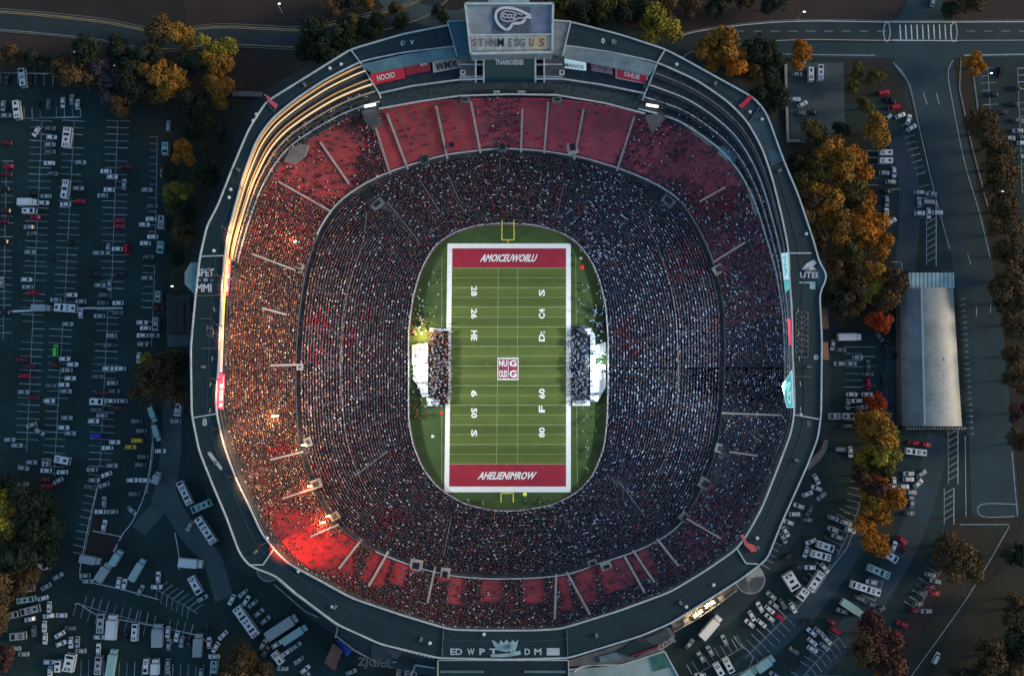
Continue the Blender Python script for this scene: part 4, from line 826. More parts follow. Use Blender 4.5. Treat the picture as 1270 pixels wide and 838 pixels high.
for x, y, c, p in ((610, 446, 'grey', 'left of the midfield emblem'), (612, 455, 'black', 'left of the midfield emblem'), (605, 452, 'grey', 'left of the midfield emblem'), (538, 338, 'white', 'left of the top end zone'), (537, 345, 'navy', 'left of the top end zone'), (720, 311, 'white', 'right of the top end zone')): person(x, y, c, p, 'person ' + p, .12)
# large props on the sideline
def prop_ball(px, py, r, m, label, cat, nm):
    b = P(px, py, .1); t = thing(nm, label, cat, b)
    MB().cyl((b[0], b[1], .1), (b[0], b[1], 2.2), .06).build('pole', whitem, t)
    g = MB(); n = 12; g.add([(b[0], b[1], 2.7)] + [(b[0] + r * math.cos(2 * math.pi * i / n), b[1] + r * math.sin(2 * math.pi * i / n), 2.1) for i in range(n)], [(0, i + 1, (i + 1) % n + 1) for i in range(n)]); g.build('canopy', m, t)
prop_ball(721, 332, 1.15, mat('red_canvas', (.75, .02, .02)), 'round red umbrella right of the field near the top', 'umbrella', 'umbrella')
prop_ball(651, 612.5, .9, mat('lime_canvas', (.75, .95, .08)), 'small lime yellow umbrella beside the bottom goalpost', 'umbrella', 'umbrella')
prop_ball(720, 321, .7, mat('pink_canvas', (.6, .35, .38)), 'pale pink umbrella just above the round red one', 'umbrella', 'umbrella')
prop_ball(548, 512, .8, mat('red_canvas', (.75, .02, .02)), 'small red umbrella at the lower left edge of the field', 'umbrella', 'umbrella')
prop_ball(514, 412, .8, mat('coral_canvas', (.7, .08, .08)), 'small red umbrella beside the west field wall', 'umbrella', 'umbrella')
prop_ball(537, 541, .7, whitem, 'white umbrella on the grass left of the field', 'umbrella', 'umbrella')
structure('team_area_ground', MB().sheet(FQ(531.5, 556, 409, 500), 0.1), mat('team_mat', (.085, .045, .03), .8, var=.3, scale=.5)); structure('team_area_ground', MB().sheet(FQ(708.5, 731, 404, 500), 0.1), mat('team_mat_grey', (.06, .07, .085), .8, var=.3, scale=.5))
# team area platforms
def platform(label, polys, z=.9, m=None, deck=None):
    c = P(*polys[0][0]); t = thing('team_platform', label, 'platform', (c[0], c[1], .06))
    for q in polys: MB().prism([p[:2] for p in W2(q)], z, .07).build('deck', m or mat('white_deck', (.80, .82, .80), .6, var=.12, scale=.6), t)
    return t
platform('bright white platform at the west team area with gold lit corner', [[(511, 428), (531, 425), (531, 455), (511, 452)], [(513, 455.5), (531, 455.5), (531, 492), (524, 492), (520, 480), (512, 470)], [(533, 407), (558, 408), (558, 410), (533, 411)], [(529, 493), (546, 496), (544, 504), (530, 503)]])
platform('white angled platform at the east team area', [[(715, 408), (733, 407), (738, 416), (738, 452), (732, 452), (732, 416), (722, 413)], [(738.5, 428), (751, 424), (752, 440), (738.5, 444)], [(732, 452.5), (751, 452), (751, 480), (741, 498), (732, 498)], [(710, 496), (731.5, 496), (731.5, 503), (710, 503)]])
def areal(px, py, z, power, col, size):
    l = bpy.data.lights.new('work_lamp_light', 'AREA'); l.energy = power; l.color = col; l.size = size; o = bpy.data.objects.new('work_lamp_light', l); COL.objects.link(o); return o
for (x, y, pw, col, lm, lab) in ((524, 415, 2600, (1, .62, .22), lampo, 'gold work lamp on a stand at the corner of the west platform'), (519, 455, 1100, (1, .97, .85), lampw, 'white work lamp on a stand over the west platform'), (742, 452, 1300, (.80, 1, .98), lampw, 'white work lamp on a stand over the east platform')):
    b = P(x, y, .1); t = thing('work_lamp', lab, 'lamp', b); MB().cyl(b, (b[0], b[1], 5), .09).build('stand', black, t); MB().box((b[0], b[1], 5.1), (1.0, .6, .25)).build('lamp_head', lm, t)
    o = areal(x, y, 5, pw, col, 1.0); o.parent = t; o.location = (0, 0, 4.8)

# ------------------------------------------------------------------ buildings round the stadium
def bld(name, label, cat, parts):
    p0 = parts[0][1][0]; c = P(*p0, 0); t = thing(name, label, cat, (c[0], c[1], 0))
    for nm, pts, z1, z0, m in parts: MB().prism([P(x, y, z1)[:2] for x, y in pts], z1, z0).build(nm, m, t)
    return t
# long vaulted hall
sh = thing('vaulted_hall', 'long pale grey vaulted hall with a ribbed roof right of the stadium', 'hall', P(1155, 430, 0))
vm = mat('hall_roof', (.20, .24, .25), .45, var=.35, scale=.10, detail=8); g = MB(); ns, nl = 14, 40
yt, yb = 357, 528
for j in range(nl + 1):
    f = j / nl; y = yt + (yb - yt) * f; xl = 1116 + 3 * f; xr = 1182 + 11 * f
    for i in range(ns + 1):
        u = i / ns; z = 6 + 5 * math.sin(math.pi * u) ** .7; g.v.append(P(xl + (xr - xl) * u, y, z))
for j in range(nl):
    for i in range(ns): a = j * (ns + 1) + i; g.f.append((a, a + ns + 1, a + ns + 2, a + 1))
g.build('roof', vm, sh, smooth=True)
g = MB(); g.prism([P(x, y, 6)[:2] for x, y in ((1117, 358), (1182, 358), (1192, 527), (1119, 527))], 5.9, 0).build('wall', conc, sh)
rb = mat('hall_rib', (.30, .34, .35), .5)
for f in np.linspace(0, 1, 25):
    y = yt + (yb - yt) * f; xl = 1116 + 3 * f; xr = 1182 + 11 * f
    MB().path([P(xl + (xr - xl) * u, y, 6.05 + 5 * math.sin(math.pi * u) ** .7) for u in np.linspace(0, 1, 13)], .18, .12).build('roof_rib', rb, sh)
MB().bar(P(1143, 358, 11.2), P(1147, 527, 11.2), 1.0, .2).build('ridge_light', mat('ridge_sheet', (.22, .34, .38), .4), sh)
for y in (445, 465, 475, 489, 500, 510): c = P(1172, y, 9.8); MB().box(c, (1.2, 1.2, .7)).build('roof_vent', whitem, sh)
MB().prism([P(x, y, 9)[:2] for x, y in ((1127, 338), (1183, 338), (1184, 357), (1129, 357))], 9, 0).build('porch', tealp, sh)
for x in range(1131, 1183, 5): MB().bar(P(x, 338, 9.05), P(x, 356, 9.05), .2, .15).build('porch_seam', tealm, sh)
for k in range(24):
    y = 372 + k * 7.2; x = 1187 + (y - 357) * 11 / 171 + 1; c = P(x, y, 0); MB().box((c[0], c[1], 2.6), (1.0, .5, 5.2)).build('buttress', concp, sh)
for k in range(20): x = 1120 + k * 3.7; c = P(x, 531, 0); MB().box((c[0], c[1], 2.6), (.5, 1.0, 5.2)).build('buttress', concp, sh)
for k in range(14): y = 440 + k * 6; c = P(1117, y, 0); MB().box((c[0] - .8, c[1], 2.2), (1.6, .35, 4.4)).build('buttress', conc, sh)
bld('gate_building', 'dark slab roofed gate building at the west foot of the stadium', 'building', [('roof', [(206, 366), (236, 366), (236, 440), (207, 438)], 6, 5.4, asphalt2), ('wall', [(207, 367), (235, 367), (235, 439), (208, 437)], 5.39, 0, concd), ('roof_unit', [(213, 375), (228, 375), (228, 412), (213, 412)], 6.6, 6.01, black), ('roof_unit', [(208, 415), (235, 415), (235, 430), (208, 430)], 6.4, 6.01, asphalt3)])
bld('kiosk', 'narrow pink roofed kiosk against the west rim', 'kiosk', [('roof', [(232, 386), (240, 386), (239, 412), (231, 412)], 4.2, 3.8, mat('pink_roof', (.26, .15, .15))), ('wall', [(233, 387), (239, 387), (238, 411), (232, 411)], 3.79, 0, conc)])
bld('kiosk', 'narrow brown roofed kiosk against the east rim', 'kiosk', [('roof', [(1018, 382), (1026, 382), (1028, 408), (1019, 408)], 4, 3.6, brickm), ('wall', [(1018.5, 383), (1025.5, 383), (1027, 407), (1019.5, 407)], 3.59, 0, conc)])
bld('kiosk', 'orange brown kiosk below the narrow one at the east rim', 'kiosk', [('roof', [(1020, 424), (1027, 424), (1028, 446), (1021, 446)], 4, 3.6, mat('orange_roof', (.30, .15, .08))), ('wall', [(1020.5, 425), (1026.5, 425), (1027, 445), (1021.5, 445)], 3.59, 0, conc)])
bld('store_building', 'low terracotta roofed store below the south west rim', 'building', [('roof', [(413, 797), (425, 806), (415, 831), (402, 821)], 5, 4.5, brickm), ('wall', [(413, 799), (423, 806), (415, 829), (403, 821)], 4.49, 0, conc)])
bt = thing('canopy_tent', 'bright blue canopy tent beside the terracotta roofed store', 'tent', P(426, 800, 0)); c = P(426, 800, 0)
g = MB(); q = [P(417, 795, 3.2), (P(426, 790, 3.2)), P(438, 806, 3.2), P(430, 814, 3.2)]; g.add(q + [P(428, 801, 4.6)], [(0, 1, 4), (1, 2, 4), (2, 3, 4), (3, 0, 4)]); g.build('canopy', bluem, bt)
for v in q: MB().cyl((v[0], v[1], 0), (v[0], v[1], 3.2), .08).build('leg', whitem, bt)
# round stair towers at the two lower corners
def stair(cx, cy, r, h, label, a0):
    c = P(cx, cy, h); t = thing('stair_tower', label, 'stair tower', (c[0], c[1], 0)); MB().cyl((c[0], c[1], 0), (c[0], c[1], h - 1), r * .86, None, 28).build('drum', conc, t)
    MB().cyl((c[0], c[1], h - 1), (c[0], c[1], h), r, None, 28).build('landing', concp, t)
    for i in range(9): rr = r * (1 - i * .09); MB().path([(c[0] + rr * math.cos(a), c[1] + rr * math.sin(a), h + .25) for a in np.linspace(a0, a0 + math.pi * 1.2, 14)], .22, .4).build('step', trimm if i == 0 else conc, t)
stair(930, 717, 6.2, 20, 'round pale stair tower under the lower right corner of the rim', math.pi * .85)
stair(333, 706, 4.8, 20, 'small round pale stair tower under the lower left corner of the rim', math.pi * .8)
# stepped terrace lit gold under the south east rim
t = bld('terrace', 'narrow gold lit concrete terrace under the lower right rim', 'terrace', [('floor', [(832, 771), (872, 747), (912, 722), (914, 731), (893, 747), (866, 766), (836, 783)], 9, 0, mat('terrace_concrete', (.22, .20, .16), .8, var=.4, scale=.4))])
MB().path([P(x, y, 9.4) for x, y in ((832, 771), (872, 747), (914, 719))], .5, .6).build('rail', concp, t); MB().path([P(x, y, 9.4) for x, y in ((836, 783), (866, 766), (893, 747), (914, 731))], .4, .6).build('rail', concp, t)
for x, y in ((850, 768), (862, 762), (868, 757), (876, 750), (883, 746), (893, 740)): c = P(x, y, 9.5); MB().box((c[0], c[1], 10.2), (2.2, 1.6, 2.2), .6).build('booth', concp, t)
for x, y in ((863, 760), (880, 748)):
    c = P(x, y, 12.4); MB().box(c, (.5, .5, .3)).build('lamp', lampo, t); l = bpy.data.lights.new('terrace_light', 'POINT'); l.energy = 2600; l.color = (1, .72, .38); l.shadow_soft_size = .4; o = bpy.data.objects.new('terrace_light', l); COL.objects.link(o); o.parent = t; o.location = Vector((c[0], c[1], 13)) - t.location
t = bld('entrance_building', 'dark teal entrance building at the bottom centre below the rim', 'building', [('roof', [(543, 818), (705, 818), (706, 860), (542, 860)], 22, 21, deckm), ('wall', [(545, 820), (703, 820), (704, 858), (544, 858)], 20.9, 0, conc), ('roof_band', [(546, 831), (600, 831), (600, 834), (546, 834)], 22.4, 22.01, tealm), ('roof_band', [(650, 831), (702, 831), (702, 834), (650, 834)], 22.4, 22.01, tealm)])
MB().path([P(x, y, 22.4) for x, y in ((543, 860), (543, 818), (705, 818), (706, 860))], .5, .6).build('parapet', trimm, t)
t = bld('annex', 'grey and dark triangular annex roofs under the lower left rim', 'annex', [('roof', [(419, 777), (472, 800), (543, 818), (543, 838), (500, 833), (470, 822), (440, 806), (421, 790)], 12, 11, mat('annex_roof', (.03, .06, .065), .7, var=.3, scale=.1)), ('wall', [(421, 779), (472, 802), (541, 819), (541, 836), (500, 831), (470, 820), (442, 805), (423, 790)], 10.9, 0, conc), ('roof_slab', [(461, 796), (490, 811), (486, 822), (460, 815)], 12.8, 12.01, asphalt3), ('roof_slab', [(470, 800), (500, 808), (492, 818)], 13.2, 12.82, mat('slate_roof', (.09, .10, .11), .7)), ('roof_slab', [(493, 813), (515, 818), (512, 828), (491, 822)], 12.6, 12.01, deckm)])
MB().path([P(x, y, 12.4) for x, y in ((419, 777), (417, 788), (440, 806), (470, 822), (492, 820))], .6, .6).build('parapet', concp, t); b = MB(); px_text(b, 'ZJGIUL', 466, 822, 44, 14, -4, z=12, off=1.0); b.build('roof_lettering', conc, t)
b = MB(); px_text(b, 'E EO', 505, 834, 26, 8, -5, z=12, off=.9); b.build('roof_lettering', concp, t)
MB().path([P(x, y, 13) for x, y in ((510, 838), (515, 824), (540, 828))], .6, .5).build('pipe', trimm, t)
for k in range(9): c = P(497 + k * 5, 804.5 + k * 1.3, 12.5); MB().box(c, (1.0, 1.0, 1.0)).build('roof_unit', trimm, t)
t = bld('annex', 'grey and pale teal annex roofs under the lower right rim', 'annex', [('roof', [(706, 818), (794, 791), (830, 777), (838, 788), (822, 806), (770, 822), (706, 826)], 12, 11, mat('annex_roof_grey', (.12, .13, .14), .7, var=.3, scale=.15)), ('wall', [(708, 819), (794, 793), (829, 779), (836, 788), (821, 805), (770, 820), (708, 824)], 10.9, 0, conc), ('roof_slab', [(765, 808), (790, 792), (808, 802), (790, 815)], 12.6, 12.01, deckm), ('roof_slab', [(798, 792), (828, 780), (832, 790), (812, 800)], 12.7, 12.01, asphalt3), ('roof_slab', [(742, 814), (765, 808), (768, 816), (745, 821)], 12.7, 12.01, tealm)])
b = MB(); px_text(b, 'CCUE', 826, 797, 24, 7, 32, z=12, off=1.2); b.build('roof_lettering', concp, t)
for k in range(12): c = P(785 + k * 3.2, 812 - k * 1.1, 12.6); MB().box(c, (.8, .8, 1.0)).build('awning', redd, t)
t = bld('plaza_roof', 'pale teal flat roof at the lower right under the annex', 'roof', [('roof', [(706, 830), (770, 824), (824, 808), (842, 838), (850, 870), (704, 870)], 8, 7.4, mat('plaza_teal', (.16, .28, .29), .7, scale=.06, detail=9, var=1, col2=(.36, .46, .46))), ('wall', [(708, 832), (770, 826), (823, 810), (848, 868), (706, 868)], 7.39, 0, conc), ('roof_slab', [(806, 812), (822, 809), (832, 826), (812, 832)], 8.4, 8.01, mat('green_sheet', (.03, .16, .12), .6, var=.3))])
MB().path([P(x, y, 8.3) for x, y in ((706, 830), (735, 824), (770, 824), (824, 807), (845, 845))], .6, .5).build('parapet', trimm, t); MB().path([P(x, y, 8.6) for x, y in ((712, 832), (720, 827), (735, 823))], .9, .5).build('pipe', whitem, t)
t = bld('ramp', 'long grey ramp with pale edges hugging the lower left rim', 'ramp', [('deck', [(343, 718), (364, 736), (418, 776), (414, 786), (378, 760), (340, 726)], 8, 0, asphalt2)])
MB().path([P(x, y, 8.4) for x, y in ((343, 717), (364, 735), (419, 776), (416, 790))], .5, .6).build('rail', trimm, t); MB().path([P(x, y, 8.4) for x, y in ((340, 724), (378, 757), (395, 765))], .4, .6).build('rail', concp, t)
t = bld('ramp', 'curved pale ramp leaving the right rim near the corner trees', 'ramp', [('deck', [(1003, 583), (1008, 578), (1018, 570), (1026, 556), (1027, 545), (1023, 545), (1018, 558), (1008, 568), (1002, 575)], 3, 0, mat('ramp_concrete', (.24, .19, .16), .8, var=.2))])
bld('service_block', 'small grey service block behind the scoreboard at the top edge', 'building', [('roof', [(604, -12), (658, -12), (656, 3), (606, 3)], 30, 29, tealp), ('wall', [(606, -10), (656, -10), (655, 2), (607, 2)], 28.9, 0, conc)])

# ------------------------------------------------------------------ trees
def leafmat(name, a, b, c):
    m = bpy.data.materials.new(name); m.use_nodes = True; n = m.node_tree; bs = n.nodes['Principled BSDF']; bs.inputs['Roughness'].default_value = .8; bs.inputs['Specular IOR Level'].default_value = .2
    at = n.nodes.new('ShaderNodeAttribute'); at.attribute_name = 'tone'; rp = n.nodes.new('ShaderNodeValToRGB')
    rp.color_ramp.elements[0].position = .1; rp.color_ramp.elements[0].color = (*a, 1); rp.color_ramp.elements[1].position = .9; rp.color_ramp.elements[1].color = (*c, 1); e = rp.color_ramp.elements.new(.5); e.color = (*b, 1)
    n.links.new(at.outputs['Fac'], rp.inputs['Fac']); n.links.new(rp.outputs[0], bs.inputs['Base Color']); return m
LEAF = {'orange': leafmat('orange_leaves', (.20, .07, .012), (.44, .16, .018), (.68, .27, .03)), 'amber': leafmat('amber_leaves', (.12, .07, .02), (.30, .15, .026), (.55, .27, .04)),
        'olive': leafmat('olive_leaves', (.035, .045, .018), (.09, .085, .025), (.22, .16, .03)), 'green': leafmat('dark_green_leaves', (.014, .024, .018), (.028, .040, .024), (.055, .060, .028)),
        'brown': leafmat('brown_leaves', (.05, .036, .022), (.105, .068, .032), (.20, .115, .045)), 'red': leafmat('red_leaves', (.20, .02, .02), (.45, .06, .02), (.65, .16, .03)),
        'lime': leafmat('yellow_green_leaves', (.09, .10, .015), (.26, .22, .03), (.48, .36, .04)), 'russet': leafmat('russet_leaves', (.05, .022, .018), (.10, .042, .032), (.17, .07, .045)), 'mauve': leafmat('mauve_twigs', (.04, .035, .042), (.075, .06, .072), (.12, .10, .115))}
barkm = mat('bark', (.05, .035, .025), .9, var=.4, scale=2)
CR = []
def crown_data(seed, n=5200, lobes=9):
    r = np.random.default_rng(seed); ctr = []; 
    for i in range(lobes):
        a = r.uniform(0, 6.28); d = r.uniform(.15, .62) if i else 0; ctr.append((d * math.cos(a), d * math.sin(a), r.uniform(-.15, .45) + (.25 if i == 0 else 0), r.uniform(.26, .46)))
    ctr = np.array(ctr); k = r.integers(0, lobes, n); v = r.normal(size=(n, 3)); v /= np.linalg.norm(v, axis=1)[:, None]; v[:, 2] = np.where(v[:, 2] < -.3, -v[:, 2], v[:, 2])
    rad = r.uniform(.55, 1.12, n) ** .6
    # twig clumps within a lobe
    cl = r.normal(size=(lobes, 26, 3)); cl /= np.linalg.norm(cl, axis=2)[..., None]; cl[..., 2] = np.abs(cl[..., 2]) * .9; j = r.integers(0, 26, n)
    mix = r.uniform(.0, .55, n)[:, None]; v = cl[k, j] * (1 - mix) + v * mix
    p = ctr[k, :3] + v * (ctr[k, 3] * rad)[:, None]
    tone_l = r.uniform(.2, .8, lobes)[k] * .4 + r.uniform(0, 1, (lobes, 26))[k, j] * .35 + r.uniform(0, 1, n) * .25
    sz = r.uniform(.022, .052, n); nr = v + r.normal(size=(n, 3)) * .55; nr /= np.linalg.norm(nr, axis=1)[:, None]
    t = np.cross(nr, r.normal(size=(n, 3))); t /= np.linalg.norm(t, axis=1)[:, None]; b = np.cross(nr, t)
    V = np.stack([p + t * sz[:, None] * 1.3, p + b * sz[:, None] * .8, p - t * sz[:, None] * 1.3, p - b * sz[:, None] * .8], 1); return V, tone_l
def crown_mesh(seed, m):
    V, tn = crown_data(seed); n = len(V); me = bpy.data.meshes.new('crown'); me.vertices.add(n * 4); me.vertices.foreach_set('co', V.reshape(-1)); me.loops.add(n * 4); me.loops.foreach_set('vertex_index', np.arange(n * 4, dtype=np.int32))
    me.polygons.add(n); me.polygons.foreach_set('loop_start', np.arange(0, n * 4, 4, dtype=np.int32)); me.polygons.foreach_set('loop_total', np.full(n, 4, np.int32)); me.update()
    a = me.attributes.new('tone', 'FLOAT', 'POINT'); a.data.foreach_set('value', np.repeat(tn, 4).astype(np.float32)); me.materials.append(m); return me
CM = {}
def crown(kind, v):
    if (kind, v) not in CM: CM[(kind, v)] = crown_mesh(100 + v * 7 + len(kind), LEAF[kind])
    return CM[(kind, v)]
tm = MB().cyl((0, 0, -1.1), (0, 0, .0), .05, .035, 8).cyl((0, 0, -.1), (.3, .1, .45), .03, .012, 6).cyl((0, 0, -.2), (-.28, .2, .4), .03, .012, 6).cyl((0, 0, -.1), (.05, -.35, .4), .028, .01, 6).cyl((0, 0, 0), (0, .05, .6), .03, .01, 6)
t0 = tm.build('trunk', barkm); trunk_me = t0.data; bpy.data.objects.remove(t0)
ntree = 0
def tree(px, py, dpx, kind, label, nm=None, group=None):
    global ntree
    rad = dpx * M / 2; h = min(16, 3 + rad * 1.5); gx = P(px, py, h * .75); t = thing(nm or 'tree', label, 'tree', (gx[0], gx[1], 0), group)
    sc = rad * 1.7; rz = random.uniform(0, 6.28)
    for me, n_ in ((trunk_me, 'trunk'), (crown(kind, ntree % 4), 'crown')):
        o = bpy.data.objects.new(n_, me); COL.objects.link(o); o.parent = t; o.rotation_euler = (0, 0, rz); o.scale = (sc, sc, max(sc * .9, 1.2)); o.location = (0, 0, h - sc * .45 if n_ == 'crown' else 1.1 * max(sc * .9, 1.2))
        if n_ == 'trunk': o.scale = (sc, sc, max(h / 1.7, 1.2)); o.location = (0, 0, 1.1 * max(h / 1.7, 1.2))
    ntree += 1
KN = {'orange': 'bright orange', 'amber': 'amber brown', 'olive': 'olive green', 'green': 'dark green', 'brown': 'dull brown', 'red': 'fiery red', 'lime': 'yellow green', 'russet': 'russet red', 'mauve': 'bare mauve'}
TG = [  # area text, trees (px, py, diameter, kind)
 ('the grove left of the stadium top', [(198, 45, 34, 'brown'), (222, 50, 34, 'amber'), (182, 72, 34, 'green'), (200, 98, 40, 'amber'), (218, 112, 36, 'amber'), (192, 120, 26, 'brown'), (268, 62, 36, 'lime'), (272, 84, 34, 'amber'), (268, 104, 32, 'amber'), (246, 80, 32, 'green'), (236, 125, 36, 'green'), (165, 110, 40, 'green'), (272, 128, 20, 'amber'), (165, 85, 34, 'green')]),
 ('the strip between west lot and stadium', [(232, 190, 27, 'orange'), (254, 183, 13, 'olive'), (258, 148, 14, 'olive'), (222, 238, 26, 'lime'), (213, 250, 28, 'olive'), (232, 258, 26, 'green'), (255, 215, 34, 'green'), (243, 160, 26, 'green'), (276, 165, 22, 'green'), (214, 215, 22, 'green'), (226, 290, 26, 'brown'), (215, 320, 22, 'green')]),
 ('the top left edge beyond the lot', [(46, 72, 30, 'green'), (18, 66, 26, 'brown'), (75, 84, 28, 'brown'), (125, 88, 30, 'mauve'), (136, 108, 32, 'mauve'), (100, 100, 40, 'brown'), (148, 130, 28, 'brown'), (110, 68, 40, 'green'), (150, 65, 30, 'green')]),
 ('the brown patch left of the rim', [(200, 455, 42, 'brown'), (190, 480, 40, 'brown'), (215, 478, 36, 'brown'), (181, 447, 16, 'lime'), (222, 452, 28, 'green'), (178, 468, 26, 'brown')]),
 ('the lawn at the lower left edge', [(8, 630, 40, 'lime'), (16, 655, 34, 'olive'), (42, 625, 40, 'green'), (50, 655, 40, 'green'), (20, 690, 46, 'green'), (50, 690, 38, 'green'), (8, 722, 44, 'brown'), (-5, 760, 40, 'brown'), (35, 718, 30, 'brown'), (0, 600, 30, 'green')]),
 ('the bottom left lots', [(302, 815, 36, 'brown'), (282, 838, 40, 'brown'), (318, 838, 28, 'brown'), (3, 812, 26, 'russet')]),
 ('the north side left of the scoreboard', [(392, 40, 38, 'green'), (400, 62, 34, 'green'), (420, 45, 34, 'green'), (440, 30, 26, 'olive'), (433, 45, 20, 'olive'), (455, 38, 24, 'green'), (470, 30, 26, 'green'), (436, 5, 22, 'green'), (458, 6, 16, 'amber'), (544, 16, 22, 'green'), (495, 26, 20, 'green'), (375, 62, 22, 'green'), (410, 10, 26, 'brown'), (490, 10, 16, 'brown')]),
 ('the north side right of the scoreboard', [(700, 8, 32, 'olive'), (722, 18, 34, 'green'), (748, 12, 36, 'olive'), (775, 20, 34, 'green'), (768, 4, 30, 'olive'), (797, 10, 34, 'green'), (818, 34, 42, 'lime'), (800, 30, 20, 'olive'), (832, 10, 30, 'brown'), (740, 30, 24, 'green'), (860, 6, 28, 'brown'), (890, 5, 26, 'green'), (924, 3, 24, 'brown'), (1200, 6, 34, 'brown'), (1180, 14, 22, 'green'), (955, 4, 26, 'green')]),
 ('the north east verge', [(878, 55, 30, 'amber'), (900, 50, 36, 'amber'), (905, 78, 34, 'orange'), (886, 72, 26, 'amber'), (936, 68, 30, 'green'), (950, 62, 26, 'green'), (962, 75, 24, 'green'), (935, 88, 22, 'brown'), (952, 100, 26, 'green'), (996, 67, 28, 'orange'), (1060, 88, 18, 'olive'), (1082, 95, 20, 'olive'), (1055, 105, 18, 'olive'), (940, 120, 26, 'green'), (965, 130, 30, 'green'), (1207, 78, 25, 'orange'), (1070, 130, 22, 'olive'), (1040, 160, 22, 'green')]),
 ('the east grove beside the stadium', [(1008, 168, 30, 'olive'), (1022, 185, 36, 'amber'), (1085, 158, 38, 'amber'), (1062, 198, 40, 'orange'), (1040, 215, 40, 'amber'), (1012, 218, 36, 'olive'), (1005, 250, 38, 'brown'), (1028, 250, 42, 'amber'), (1055, 238, 38, 'olive'), (1070, 268, 44, 'orange'), (1040, 285, 42, 'amber'), (1082, 298, 36, 'orange'), (1015, 290, 34, 'brown'), (1052, 312, 34, 'olive'), (1085, 335, 34, 'amber'), (1080, 358, 30, 'lime'), (1110, 352, 36, 'brown'), (1095, 372, 32, 'brown'), (1062, 355, 32, 'brown'), (1092, 400, 24, 'red'), (1060, 335, 28, 'brown'), (985, 200, 26, 'green'), (1035, 330, 30, 'brown'), (1040, 372, 30, 'green'), (1065, 380, 24, 'brown')]),
 ('the lower right tree row', [(1078, 515, 34, 'amber'), (1088, 530, 40, 'amber'), (1094, 550, 34, 'lime'), (1085, 568, 38, 'lime'), (1096, 580, 30, 'olive'), (1078, 600, 34, 'russet'), (1092, 600, 30, 'orange'), (1100, 622, 34, 'orange'), (1083, 620, 30, 'amber'), (1078, 650, 32, 'orange'), (1084, 668, 30, 'orange'), (1094, 640, 24, 'amber'), (1085, 500, 22, 'red'), (1068, 590, 26, 'brown')]),
 ('the long verge at the right edge', [(1216, 160, 34, 'brown'), (1226, 180, 36, 'brown'), (1232, 205, 38, 'brown'), (1240, 230, 38, 'brown'), (1240, 258, 36, 'brown'), (1248, 285, 38, 'brown'), (1252, 312, 34, 'brown'), (1250, 345, 42, 'brown'), (1262, 372, 36, 'brown'), (1248, 375, 26, 'green'), (1262, 400, 34, 'brown'), (1264, 345, 24, 'olive'), (1263, 512, 24, 'russet'), (1258, 440, 26, 'brown'), (1262, 470, 28, 'brown'), (1268, 550, 30, 'brown'), (1226, 148, 24, 'brown')]),
 ('the lower right corner', [(1188, 678, 46, 'brown'), (1178, 694, 34, 'brown'), (1200, 700, 30, 'brown'), (1085, 790, 44, 'russet'), (1092, 815, 46, 'russet'), (1072, 810, 38, 'brown'), (1098, 838, 34, 'amber'), (1264, 760, 40, 'brown'), (1256, 745, 26, 'brown'), (1230, 818, 36, 'brown'), (1250, 832, 34, 'brown'), (1220, 838, 30, 'brown'), (1262, 690, 30, 'green'), (1190, 838, 30, 'green'), (1270, 800, 36, 'green')]),
]
ORD = ['first', 'second', 'third', 'fourth', 'fifth', 'sixth', 'seventh', 'eighth', 'ninth', 'tenth', 'eleventh', 'twelfth', 'thirteenth', 'fourteenth', 'fifteenth', 'sixteenth', 'seventeenth', 'eighteenth', 'nineteenth', 'twentieth']
def ordn(i): return ORD[i] if i < len(ORD) else f"{i+1}{ {1:'st',2:'nd',3:'rd'}.get((i + 1) % 10, 'th') }"
for area, L in TG:
    for kind in sorted({q[3] for q in L}):
        S = sorted([q for q in L if q[3] == kind], key=lambda q: q[1])
        for i, q in enumerate(S):
            lab = f'the only {KN[kind]} tree in {area}' if len(S) == 1 else f'{ordn(i)} {KN[kind]} tree from the top in {area}'
            tree(q[0], q[1], q[2], kind, lab, 'tree', 'trees of ' + area)

